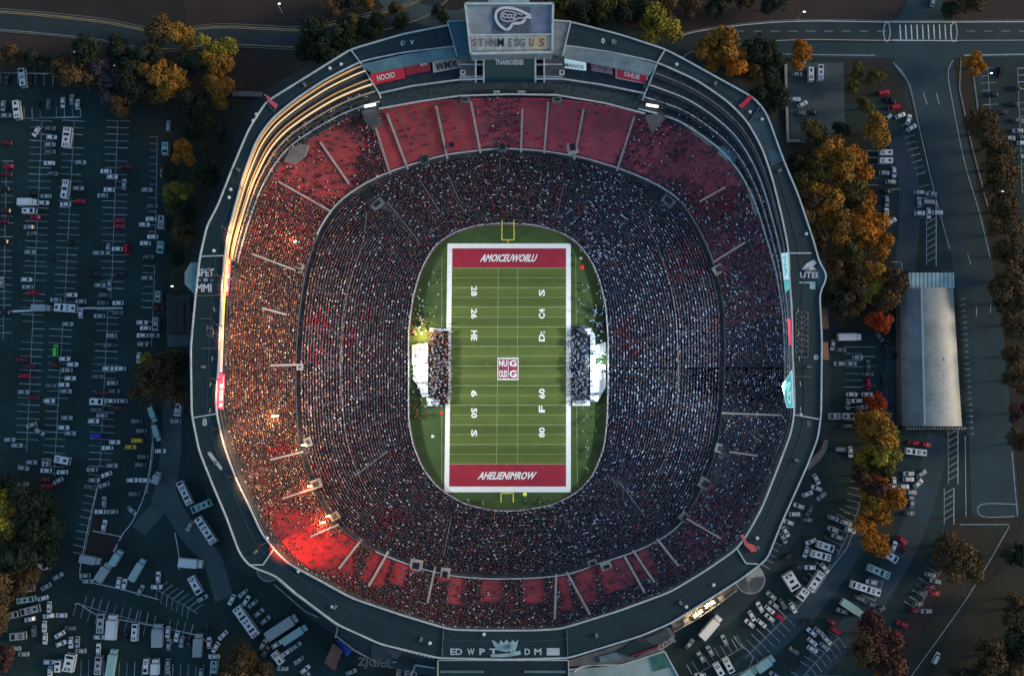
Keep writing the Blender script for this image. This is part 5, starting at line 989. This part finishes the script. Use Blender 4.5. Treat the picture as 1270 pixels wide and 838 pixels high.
# ------------------------------------------------------------------ cars, trucks, buses
CARC = {'white': (.72, .75, .75), 'silver': (.36, .40, .41), 'grey': (.14, .16, .17), 'black': (.012, .014, .018), 'red': (.50, .008, .04), 'dark red': (.14, .008, .02), 'blue': (.02, .05, .40), 'green': (.10, .70, .06), 'yellow': (.75, .42, .03), 'teal': (.32, .52, .50), 'dark blue': (.01, .02, .05)}
def cpaint(n): return mat('car_paint_' + n.replace(' ', '_'), CARC[n], .35, 0.0, spec=.5)
def car_shell(L=4.7, Wd=1.85, van=False):
    bm = bmesh.new(); prof_ = [(-.5, .35, .86), (-.5, .72, .90), (-.36, .92, .95), (.12, .92, .98), (.30, .90, .97), (.47, .78, .90), (.5, .55, .86), (.5, .32, .82)]
    top = [(-.40, .93), (-.30, 1.45), (.06, 1.47), (.23, .93)] if not van else [(-.49, .93), (-.46, 1.9), (.22, 1.9), (.34, .95)]
    rows = []
    for x, z, w_ in prof_: rows.append((x * L, z, w_ * Wd / 2))
    vs_ = []
    for x, z, w_ in rows: vs_.append((bm.verts.new((x, -w_, z)), bm.verts.new((x, w_, z))))
    bot = [(bm.verts.new((x, -w_, .3)), bm.verts.new((x, w_, .3))) for x, z, w_ in rows[1:-1]]
    for a, b in zip(vs_, vs_[1:]): bm.faces.new((a[0], b[0], b[1], a[1]))
    for s in (0, 1): 
        for i in range(1, len(rows) - 2): 
            f = (vs_[i][s], bot[i - 1][s], bot[i][s], vs_[i + 1][s]); bm.faces.new(f if s == 0 else f[::-1])
        f = (vs_[0][s], bot[0][s], vs_[1][s]); bm.faces.new(f if s == 0 else f[::-1]); f = (vs_[-2][s], bot[-1][s], vs_[-1][s]); bm.faces.new(f if s == 0 else f[::-1])
    tv = [(bm.verts.new((x * L, -Wd * (.44 if z < 1 else .36), z)), bm.verts.new((x * L, Wd * (.44 if z < 1 else .36), z))) for x, z in top]
    for a, b in zip(tv, tv[1:]): bm.faces.new((a[0], b[0], b[1], a[1]))
    bm.faces.new([t[0] for t in tv]); bm.faces.new([t[1] for t in tv][::-1])
    bmesh.ops.recalc_face_normals(bm, faces=bm.faces); me = bpy.data.meshes.new('body'); bm.to_mesh(me); bm.free(); return me, top
def quadmesh(nm, qs):
    me = bpy.data.meshes.new(nm); v = [p for q in qs for p in q]; me.from_pydata(v, [], [tuple(range(i * 4, i * 4 + 4)) for i in range(len(qs))]); return me
def windows(top, L, Wd):
    (x0, z0), (x1, z1), (x2, z2), (x3, z3) = [(a * L, b) for a, b in top]; hw0, hw1 = Wd * .42, Wd * .345; e = .03
    lerp = lambda a, b, t: a + (b - a) * t
    def pane(xa, za, xb, zb, sgn): return [(xa + e * sgn, -hw0, za + e), (xa + e * sgn, hw0, za + e), (xb + e * sgn, hw1, zb + e), (xb + e * sgn, -hw1, zb + e)]
    wsc = pane(x3, z3, lerp(x3, x2, .88), lerp(z3, z2, .88), 1); rw = pane(x0, z0, lerp(x0, x1, .88), lerp(z0, z1, .88), -1)
    def side(s): return [(lerp(x0, x1, .5), s * (Wd * .415 + e), lerp(z0, z1, .3)), (lerp(x3, x2, .5), s * (Wd * .415 + e), lerp(z3, z2, .3)), (x2, s * (Wd * .365 + e), z2 - .06), (x1, s * (Wd * .365 + e), z1 - .06)]
    return quadmesh('windscreen', [wsc]), quadmesh('rear_window', [rw]), quadmesh('side_window', [side(-1)]), quadmesh('side_window', [side(1)])
def wheel_me(r=.34):
    o = MB().cyl((0, -.11, 0), (0, .11, 0), r, None, 12).build('wheel', rubber); me = o.data; bpy.data.objects.remove(o); return me
wme = wheel_me()
protos = {}
for kd, (L, Wd, van) in {'car': (4.8, 1.9, False), 'van': (5.2, 2.0, True)}.items():
    body, top = car_shell(L, Wd, van); ws_ = windows(top, L, Wd)
    for m in ws_: m.materials.append(glassd)
    hl = quadmesh('headlight', [[(L * .478, -.12, .76), (L * .478, .12, .76), (L * .502, .12, .6), (L * .502, -.12, .6)]]); hl.materials.append(whitem)
    protos[kd] = (body, ws_, hl, L, Wd)
bcache = {}
def car(px, py, ang, colr, kd, label, group):
    body, ws_, hl, L, Wd = protos[kd]; key = (kd, colr)
    if key not in bcache: b = body.copy(); b.materials.clear(); b.materials.append(cpaint(colr)); bcache[key] = b
    p = P(px, py, 0); t = thing('parked_car' if kd == 'car' else 'parked_van', label, kd, (p[0], p[1], .05), group); t.rotation_euler = (0, 0, R(ang)); t.scale = (1.02,) * 3
    def add(nm, me, loc=(0, 0, 0)): o = bpy.data.objects.new(nm, me); COL.objects.link(o); o.parent = t; o.location = loc
    add('body', bcache[key]); add('windscreen', ws_[0]); add('rear_window', ws_[1]); add('side_window', ws_[2]); add('side_window', ws_[3])
    for sx in (-.3, .31):
        for sy in (-1, 1): add('wheel', wme, (sx * L, sy * (Wd / 2 - .1), .34))
    for sy in (-1, 1): add('headlight', hl, (0, sy * Wd * .33, 0))
def truck(px, py, ang, Lpx, colr, label, group, wpx=8, bus=False):
    L = Lpx * M; Wd = wpx * M; p = P(px, py, 1.5); nm = 'parked_bus' if bus else 'box_truck'
    t = thing(nm, label, 'bus' if bus else 'truck', (p[0], p[1], .05), group); t.rotation_euler = (0, 0, R(ang))
    def add(nm, mb, m): o = mb.build(nm, m); o.parent = t; return o
    pm = cpaint(colr); hb = 3.1
    if bus:
        body = add('body', MB().box((0, 0, 1.75), (L, Wd, 2.7), 0, .96), pm)
        k = max(2, int(L / 2.2))
        for i in range(k):
            x = -L / 2 + (i + .5) * L / k; kind = (i * 7 + int(px)) % 3
            add('roof_hatch', MB().box((x, 0, 3.13), (L / k * .45, Wd * (.55, .35, .7)[kind], .12)), glassd)
            if kind == 0: add('roof_unit', MB().box((x, 0, 3.22), (L / k * .25, Wd * .25, .16)), pm)
        add('windscreen', MB().box((L / 2 - .02, 0, 2.2), (.12, Wd * .9, 1.2)), glassd)
        for s in (-1, 1): add('side_window', MB().box((0, s * (Wd / 2 - .03), 2.3), (L * .9, .1, .7)), glassd)
    else:
        cab = min(2.0, L * .25)
        add('cargo_box', MB().box((-cab / 2 - .1, 0, 1.9), (L - cab - .2, Wd, 2.7)), pm)
        fr = MB(); xa, xb = -L / 2, L / 2 - cab - .2
        for s in (-1, 1): fr.box(((xa + xb) / 2, s * (Wd / 2 - .06), 3.28), (xb - xa, .12, .06))
        fr.box((xa + .06, 0, 3.28), (.12, Wd, .06)).box((xb - .06, 0, 3.28), (.12, Wd, .06)); add('roof_rail', fr, whitem if colr != 'white' else mat('rail_grey', (.3, .33, .34), .5))
        add('cab', MB().box((L / 2 - cab / 2, 0, 1.35), (cab, Wd * .9, 1.9), 0, .9), pm); add('windscreen', MB().box((L / 2 - .08, 0, 1.8), (.25, Wd * .8, .7)), glassd)
    for sx in (-.33, .36):
        for s in (-1, 1): o = bpy.data.objects.new('wheel', wme); COL.objects.link(o); o.parent = t; o.location = (sx * L, s * (Wd / 2 - .12), .42); o.scale = (1.25,) * 3
# rows: name, direction used for counting, then "x,y,angle,kind+colour[,length[,width]]"
ROWS = [
 ('the top left corner rows', 'x', 'b 29,97,-82,white,24 b 22,137,-80,white,24 c 5,132,90,silver c 9,138,0,silver c 61,130,90,grey c 79,128,90,white c 90,124,90,silver c 93,130,90,white c 35,100,90,black c 48,132,90,black c 10,100,90,black'),
 ('the far left column', 'y', 'c 9,178,0,dark_red c 12,207,0,red c 9,217,0,dark_red c 8,235,0,black c 9,262,0,dark_red c 5,275,0,dark_red c 6,300,0,black c 3,350,90,silver c 8,388,0,dark_blue'),
 ('the second column from the left', 'y', 'c 46,164,60,white c 63,160,0,grey c 65,171,0,white c 63,180,0,silver c 63,189,0,grey c 62,203,0,white c 66,216,0,grey t 35,251,0,white,24,9 c 51,252,0,white b 37,262,0,white,16,7 c 45,266,0,red c 37,282,0,silver c 41,290,0,grey c 38,313,0,silver c 34,347,0,white c 35,356,0,silver c 42,355,0,red t 52,382,0,silver,23,8 c 28,446,0,dark_red c 37,450,0,dark_red c 32,466,0,red c 30,486,0,silver c 43,491,0,dark_red c 40,527,20,silver c 48,531,-30,silver c 58,252,0,silver c 44,240,0,black'),
 ('the third column from the left', 'y', 'b 84,171,86,white,26,10 b 82,235,84,white,24,8 c 101,202,0,silver c 98,234,0,silver c 100,250,0,red c 82,254,0,white c 90,366,0,white c 97,376,0,silver c 70,378,0,silver b 82,382,-3,white,27,10 c 97,388,90,white c 85,402,0,silver v 70,435,90,green c 81,445,0,white c 91,446,0,white c 84,455,0,silver c 71,451,0,dark_red c 80,477,0,white c 88,477,0,white c 83,485,0,silver c 66,478,0,grey c 62,497,0,white c 84,518,0,silver c 80,530,0,white c 88,529,0,silver b 78,570,-12,white,18,9 c 58,583,0,white b 58,583,90,silver,10,8 c 78,585,0,white c 73,596,30,silver c 55,594,0,dark_red c 63,602,0,red c 88,302,0,black c 70,320,0,dark_blue'),
 ('the fourth column from the left', 'y', 'c 132,213,0,white c 140,214,0,white c 158,207,0,dark_red c 155,229,90,silver c 128,243,0,silver c 136,242,0,white c 148,274,0,red c 149,281,0,red c 146,309,0,white c 139,309,90,silver v 156,310,90,red c 127,314,0,silver c 125,354,0,silver c 133,354,90,silver c 128,376,0,grey c 130,364,0,grey c 147,376,0,white c 124,392,0,silver c 147,388,0,grey c 139,416,0,silver c 136,428,0,grey c 135,457,0,white c 144,457,0,white c 122,467,0,grey c 140,475,0,silver c 143,485,0,grey c 129,487,0,dark_red b 121,498,0,white,17,8 c 137,497,0,white c 146,497,0,silver c 144,506,0,dark_red c 120,508,0,grey c 117,522,0,white c 127,521,0,silver v 120,540,0,blue c 134,555,0,white c 143,554,0,white c 115,582,0,silver c 140,577,0,silver c 133,588,20,white c 130,601,20,silver c 118,597,0,silver c 112,597,0,grey c 130,622,90,silver c 125,630,0,white c 132,630,0,silver c 130,651,80,white c 124,548,0,dark_blue c 118,340,0,black c 150,340,0,black'),
 ('the column nearest the west trees', 'y', 'v 210,157,90,silver b 206,185,90,teal,16,8 b 204,213,90,silver,16,7 c 183,236,0,silver c 190,256,0,grey c 180,279,0,white c 190,278,0,white b 201,276,88,silver,17,8 c 181,302,0,white c 190,302,0,white b 200,307,86,teal,15,8 c 183,345,0,silver c 185,319,0,grey b 197,368,90,silver,14,7 c 177,400,0,white c 185,401,0,white b 194,402,88,silver,17,7 c 177,416,0,white c 186,416,0,silver c 178,427,0,silver c 173,444,90,white c 170,522,0,grey c 176,534,0,grey v 171,546,0,yellow c 163,546,0,yellow c 178,566,0,grey c 175,576,0,grey c 165,595,0,white c 174,595,0,white c 167,612,0,grey c 165,633,-40,silver c 197,382,0,dark_red'),
 ('the service road beside the stadium', 'y', 't 190,514,-68,teal,19,6 t 195,537,-72,teal,20,6 c 200,559,0,white t 191,592,72,silver,15,8 b 222,505,85,white,22,8 c 219,522,0,silver b 230,611,-62,white,32,9 b 251,627,24,teal,27,9 b 256,657,-55,white,38,10 t 237,698,-4,white,29,11 b 243,725,-60,white,24,9 c 252,741,30,silver c 288,743,60,white c 240,652,60,silver'),
 ('the lower left lot beside the lawn', 'y', 'c 13,545,0,silver c 22,548,0,silver c 30,580,-10,silver c 40,581,0,silver c 30,600,0,silver c 55,613,0,white c 62,648,60,white c 63,666,20,silver b 52,702,5,white,18,8 c 73,714,30,silver b 33,729,3,silver,18,8 c 58,727,30,silver b 33,743,8,teal,21,7 c 54,741,15,white b 15,762,12,silver,20,8 b 38,756,14,silver,22,9 c 62,752,90,white c 38,767,10,white c 61,763,8,white c 71,762,0,white c 56,776,90,white c 57,787,90,white b 23,788,4,silver,18,9 c 20,803,0,silver c 30,804,0,silver c 75,786,30,white c 77,797,20,white c 87,796,90,white c 97,795,90,silver c 97,802,0,silver c 62,820,0,white c 63,830,90,white b 73,825,90,white,14,7 b 87,821,80,white,21,12 c 88,778,0,grey c 43,782,90,grey c 4,830,0,dark_red'),
 ('the triangular lot at the lower left', 'x', 't 113,694,-10,silver,25,9 t 145,691,58,teal,20,8 t 129,709,58,silver,24,10 t 171,706,60,teal,29,8 c 106,713,0,silver c 110,714,0,silver c 148,722,80,white c 155,724,80,white c 197,715,90,white c 195,725,0,white c 175,731,60,silver'),
 ('the bottom left stall rows', 'x', 'b 126,772,88,silver,24,9 t 139,777,88,white,29,12 c 126,789,0,white b 168,783,88,white,21,7 t 196,787,90,silver,27,12 c 209,783,86,white c 210,792,86,silver c 220,788,80,white c 222,795,80,silver c 123,808,90,white b 123,824,88,silver,22,8 t 139,822,83,teal,34,9 b 182,825,88,white,18,6 t 193,826,90,white,18,9 c 209,823,88,silver c 209,834,88,silver t 246,799,88,silver,27,10 c 260,796,90,white c 266,800,60,white c 266,811,0,white b 266,828,88,teal,20,8 c 250,835,88,silver c 277,787,45,white c 257,782,80,black c 157,790,88,black c 235,795,88,black'),
 ('the rows under the lower left rim', 'x', 'b 306,770,-54,white,43,11 c 302,735,40,silver c 304,742,60,white c 314,746,40,silver c 322,759,40,silver c 330,768,40,silver t 350,777,33,silver,43,12 t 366,786,33,teal,34,9 c 352,796,33,white c 329,798,60,silver c 330,805,60,grey c 356,810,36,white c 364,804,36,silver b 345,815,-50,white,17,8 c 351,824,0,silver c 379,829,40,white c 377,834,40,silver c 436,832,20,silver c 371,818,36,silver c 430,800,80,white'),
 ('the bottom lot right of the plaza roof', 'x', 't 881,777,49,white,34,11 c 898,793,-65,silver c 880,806,-60,silver c 869,814,-60,silver c 855,797,50,silver b 903,824,-62,white,19,8 b 891,829,-60,white,16,8 c 868,836,0,white t 949,822,34,teal,25,10 t 929,836,34,teal,25,10 c 960,836,-30,silver c 866,756,0,black'),
 ('the middle right lot', 'y', 'c 1012,594,-62,white c 1014,601,-20,white c 1005,608,20,white c 1016,611,40,silver c 990,627,-20,white c 985,637,0,white c 977,647,-20,white c 974,659,-62,white c 971,667,-62,silver c 1003,633,60,grey c 1000,640,0,grey v 1042,557,0,silver c 1050,560,90,white c 1033,642,-20,silver c 1049,648,-18,white c 1056,651,-18,white c 1032,656,-22,silver c 1037,659,-22,silver c 1009,673,20,white b 1023,677,-18,white,21,9 c 1003,684,70,white b 1017,688,-15,white,25,9 c 1004,703,0,white c 1022,706,-50,white b 1011,720,54,white,28,9 b 997,736,54,white,15,10 b 981,720,-58,white,22,14 c 956,738,-40,silver c 963,745,-35,silver c 970,750,-60,grey c 942,752,-60,white c 948,757,-40,white c 954,761,-40,white c 983,753,-60,white c 966,764,-30,red c 932,763,-60,white c 935,768,-40,white c 942,770,-40,white c 990,705,0,dark_blue c 975,690,20,black'),
 ('the rows right of the curved teal lane', 'y', 'c 1132,549,-8,red c 1141,551,-8,red b 1135,560,-6,white,26,8 c 1126,587,0,white c 1126,594,0,white c 1138,599,40,white c 1120,603,0,white c 1129,604,0,silver c 1144,589,30,silver c 1112,598,90,white c 1130,622,90,silver c 1127,636,0,grey c 1118,669,-40,red c 1123,675,-40,dark_red c 1108,677,70,white b 1100,687,-32,white,27,9 b 1089,708,-24,teal,28,9 c 1080,721,-10,white b 1073,729,-18,white,37,9 t 1056,753,-34,teal,29,9 c 1044,757,-20,silver c 1030,770,-30,dark_red c 1037,777,-30,red c 1065,741,-20,grey c 1078,746,-20,grey c 1086,749,20,grey c 1006,783,-40,white c 1013,786,-40,silver c 1021,787,-50,white c 1007,795,-40,white c 1013,800,-30,white c 1018,793,-40,silver c 984,806,-30,grey c 1000,770,0,black'),
 ('the last row before the lower right lawn', 'y', 'c 1153,712,-12,silver c 1161,716,-10,silver c 1152,723,0,dark_red c 1158,725,0,red c 1163,703,0,dark_red c 1151,735,0,grey c 1137,748,0,grey c 1133,756,0,dark_red c 1144,757,0,silver c 1118,773,-20,red c 1113,786,-40,red c 1117,789,-40,dark_red c 1166,690,-20,black'),
 ('the lot left of the vaulted hall', 'y', 't 1053,418,0,white,29,9 c 1034,428,80,silver c 1040,432,0,grey c 1090,418,-50,grey c 1094,424,60,dark_blue c 1040,451,0,silver c 1055,451,0,silver c 1063,451,0,silver c 1076,453,90,grey c 1076,460,0,grey v 1076,472,90,red c 1056,489,0,white c 1075,489,0,white c 1051,499,90,silver c 1062,497,0,white c 1069,501,0,silver b 1036,516,0,silver,14,8 b 1051,516,0,silver,15,8 c 1050,528,0,grey c 1107,441,0,black c 1095,470,90,black c 1105,510,80,dark_blue'),
 ('the narrow lot along the east road', 'y', 'v 1095,116,10,red c 1104,119,-20,dark_blue v 1108,130,10,red c 1116,144,20,white c 1122,147,70,white c 1126,153,30,white c 1110,143,40,silver b 1098,190,0,white,16,7 b 1098,200,0,white,17,7 c 1096,215,0,silver c 1106,214,90,white c 1104,224,0,silver c 1099,238,0,black c 1099,250,90,silver c 1099,265,90,white c 1105,273,30,white c 1139,239,0,silver c 1150,241,0,silver v 1151,251,0,silver c 1143,251,90,silver c 1140,265,0,white c 1147,265,90,white c 1154,264,0,white'),
 ('the small bay under the north east verge', 'y', 'b 1005,93,88,white,18,7 b 1017,91,88,white,20,7 c 988,93,0,silver c 995,93,60,silver c 986,124,0,white c 993,124,30,white c 1008,140,0,black c 995,133,0,grey c 1002,150,20,black'),
 ('the dark lot at the upper right edge', 'y', 'c 1262,150,0,grey c 1261,163,0,silver c 1267,163,0,grey c 1258,172,0,silver c 1267,172,0,white c 1258,110,0,black c 1240,90,90,black c 1255,130,0,black c 1230,118,0,dark_blue c 1268,195,0,silver c 1242,140,0,black'),
]
nveh = 0
placed = []
def rect(x, y, a, l, w_):
    c, q = math.cos(R(a)), math.sin(R(a)); return [(x + i * l / 2 * c - j * w_ / 2 * q, y - (i * l / 2 * q + j * w_ / 2 * c)) for i, j in ((-1, -1), (1, -1), (1, 1), (-1, 1))]
def hit(a, b):
    for A in (a, b):
        for i in range(2):
            ex, ey = A[i + 1][0] - A[i][0], A[i + 1][1] - A[i][1]
            pa = [ex * x + ey * y for x, y in a]; pb = [ex * x + ey * y for x, y in b]
            if max(pa) <= min(pb) or max(pb) <= min(pa): return False
    return True
def fit(x, y, a, l, w_):
    offs = sorted([(dx, dy) for dx in range(-12, 13, 2) for dy in range(-12, 13, 2)], key=lambda o: o[0] ** 2 + o[1] ** 2)
    for dx, dy in offs:
        r_ = rect(x + dx, y + dy, a, l, w_)
        if not any(abs(q[0][0] - r_[0][0]) < 60 and hit(q, r_) for q in placed): placed.append(r_); return x + dx, y + dy
    return None
KND = {'c': 'car', 'v': 'van', 't': 'truck', 'b': 'bus'}
for area, ax, s in ROWS:
    tk = s.split(); ent = []
    for k in range(0, len(tk), 2):
        a = tk[k + 1].split(','); ent.append((tk[k], float(a[0]), float(a[1]), float(a[2]), a[3].replace('_', ' '), float(a[4]) if len(a) > 4 else 13, float(a[5]) if len(a) > 5 else 8))
    fixed = []
    for e in sorted(ent, key=lambda e: -e[5] * e[6]):
        q = fit(e[1], e[2], e[3], (e[5] + .8) if e[0] in 'tb' else 14.2, (e[6] + .8) if e[0] in 'tb' else 6.4)
        if q: fixed.append((e[0], q[0], q[1]) + e[3:])
    ent = fixed
    for key in sorted({(e[0], e[4]) for e in ent}):
        S = sorted([e for e in ent if (e[0], e[4]) == key], key=lambda e: (e[1] if ax == 'x' else e[2]))
        for i, e in enumerate(S):
            kn = KND[key[0]]
            lab = f'the only {key[1]} {kn} in {area}' if len(S) == 1 else f"{ordn(i)} {key[1]} {kn} from the {'left' if ax == 'x' else 'top'} in {area}"
            grp = f'{kn}s parked in {area}'; an = e[3] + random.uniform(-1, 1)
            if key[0] in 'cv': car(e[1], e[2], an + 180 * random.choice((0, 1)), e[4], kn, lab, grp)
            else: truck(e[1], e[2], an, e[5], e[4], lab, grp, e[6], key[0] == 'b')
            nveh += 1
car(1160, 815, 60, 'white', 'van', 'lone white van driving on the dark road in the lower right corner', 'vehicles on the roads')
car(1156, 3, 80, 'silver', 'car', 'silver car at the top of the road above the crosswalk', 'vehicles on the roads')
# lamp posts
lp = None
for x, y, lab in ((140, 81, 'slim lamp post with a bright head near the bare mauve trees'), (91, 64, 'slim lamp post by the road at the top left'), (1229, 176, 'upper lit lamp post among the brown trees of the right verge'), (1241, 237, 'lower lit lamp post among the brown trees of the right verge'), (1227, 91, 'lamp post with an arm near the small orange tree at the upper right'), (1096, 548, 'lamp post at the right side of the lower right tree row'), (995, 15, 'lamp post on the soil above the top right road'), (344, 5, 'lamp post on the soil at the top left of the road'), (211, 355, 'lamp post beside the gate building'), (1264, 343, 'lamp post at the far right edge beside brown trees')):
    b = P(x, y, 10); t = thing('street_lamp', lab, 'lamp post', (b[0], b[1], 0), 'lamp posts round the lots'); MB().cyl((b[0], b[1], 0), (b[0], b[1], 10), .12, .07).build('post', whitem, t); MB().bar((b[0], b[1], 10), (b[0] + .9, b[1], 10.1), .1).build('arm', whitem, t)
    MB().box((b[0] + .9, b[1], 10.1), (1.0, .5, .2)).build('lamp_head', lampw, t)
bld('boundary_wall', 'pale low wall along the left side of the small upper right bay', 'wall', [('wall', [(973, 80), (976, 80), (979, 174), (976, 176)], 1.2, 0, concp), ('wall', [(976, 173), (992, 173), (992, 176), (976, 176)], 1.21, 0, concp)])
bld('boundary_wall', 'pale low wall running to the upper left corner of the rim', 'wall', [('wall', [(288, 113), (325, 114), (325, 120), (288, 119)], 1.2, 0, conc)])
bld('footbridge_rail', 'long thin white rail across the left lot', 'rail', [('rail', [(96, 381), (152, 381), (152, 383), (96, 383)], 1.0, .7, trimm)])
print('cars', sum(1 for o in bpy.data.objects if o.name.startswith('parked_car')), 'vehicles', nveh, 'trees', ntree, 'people', npeople)
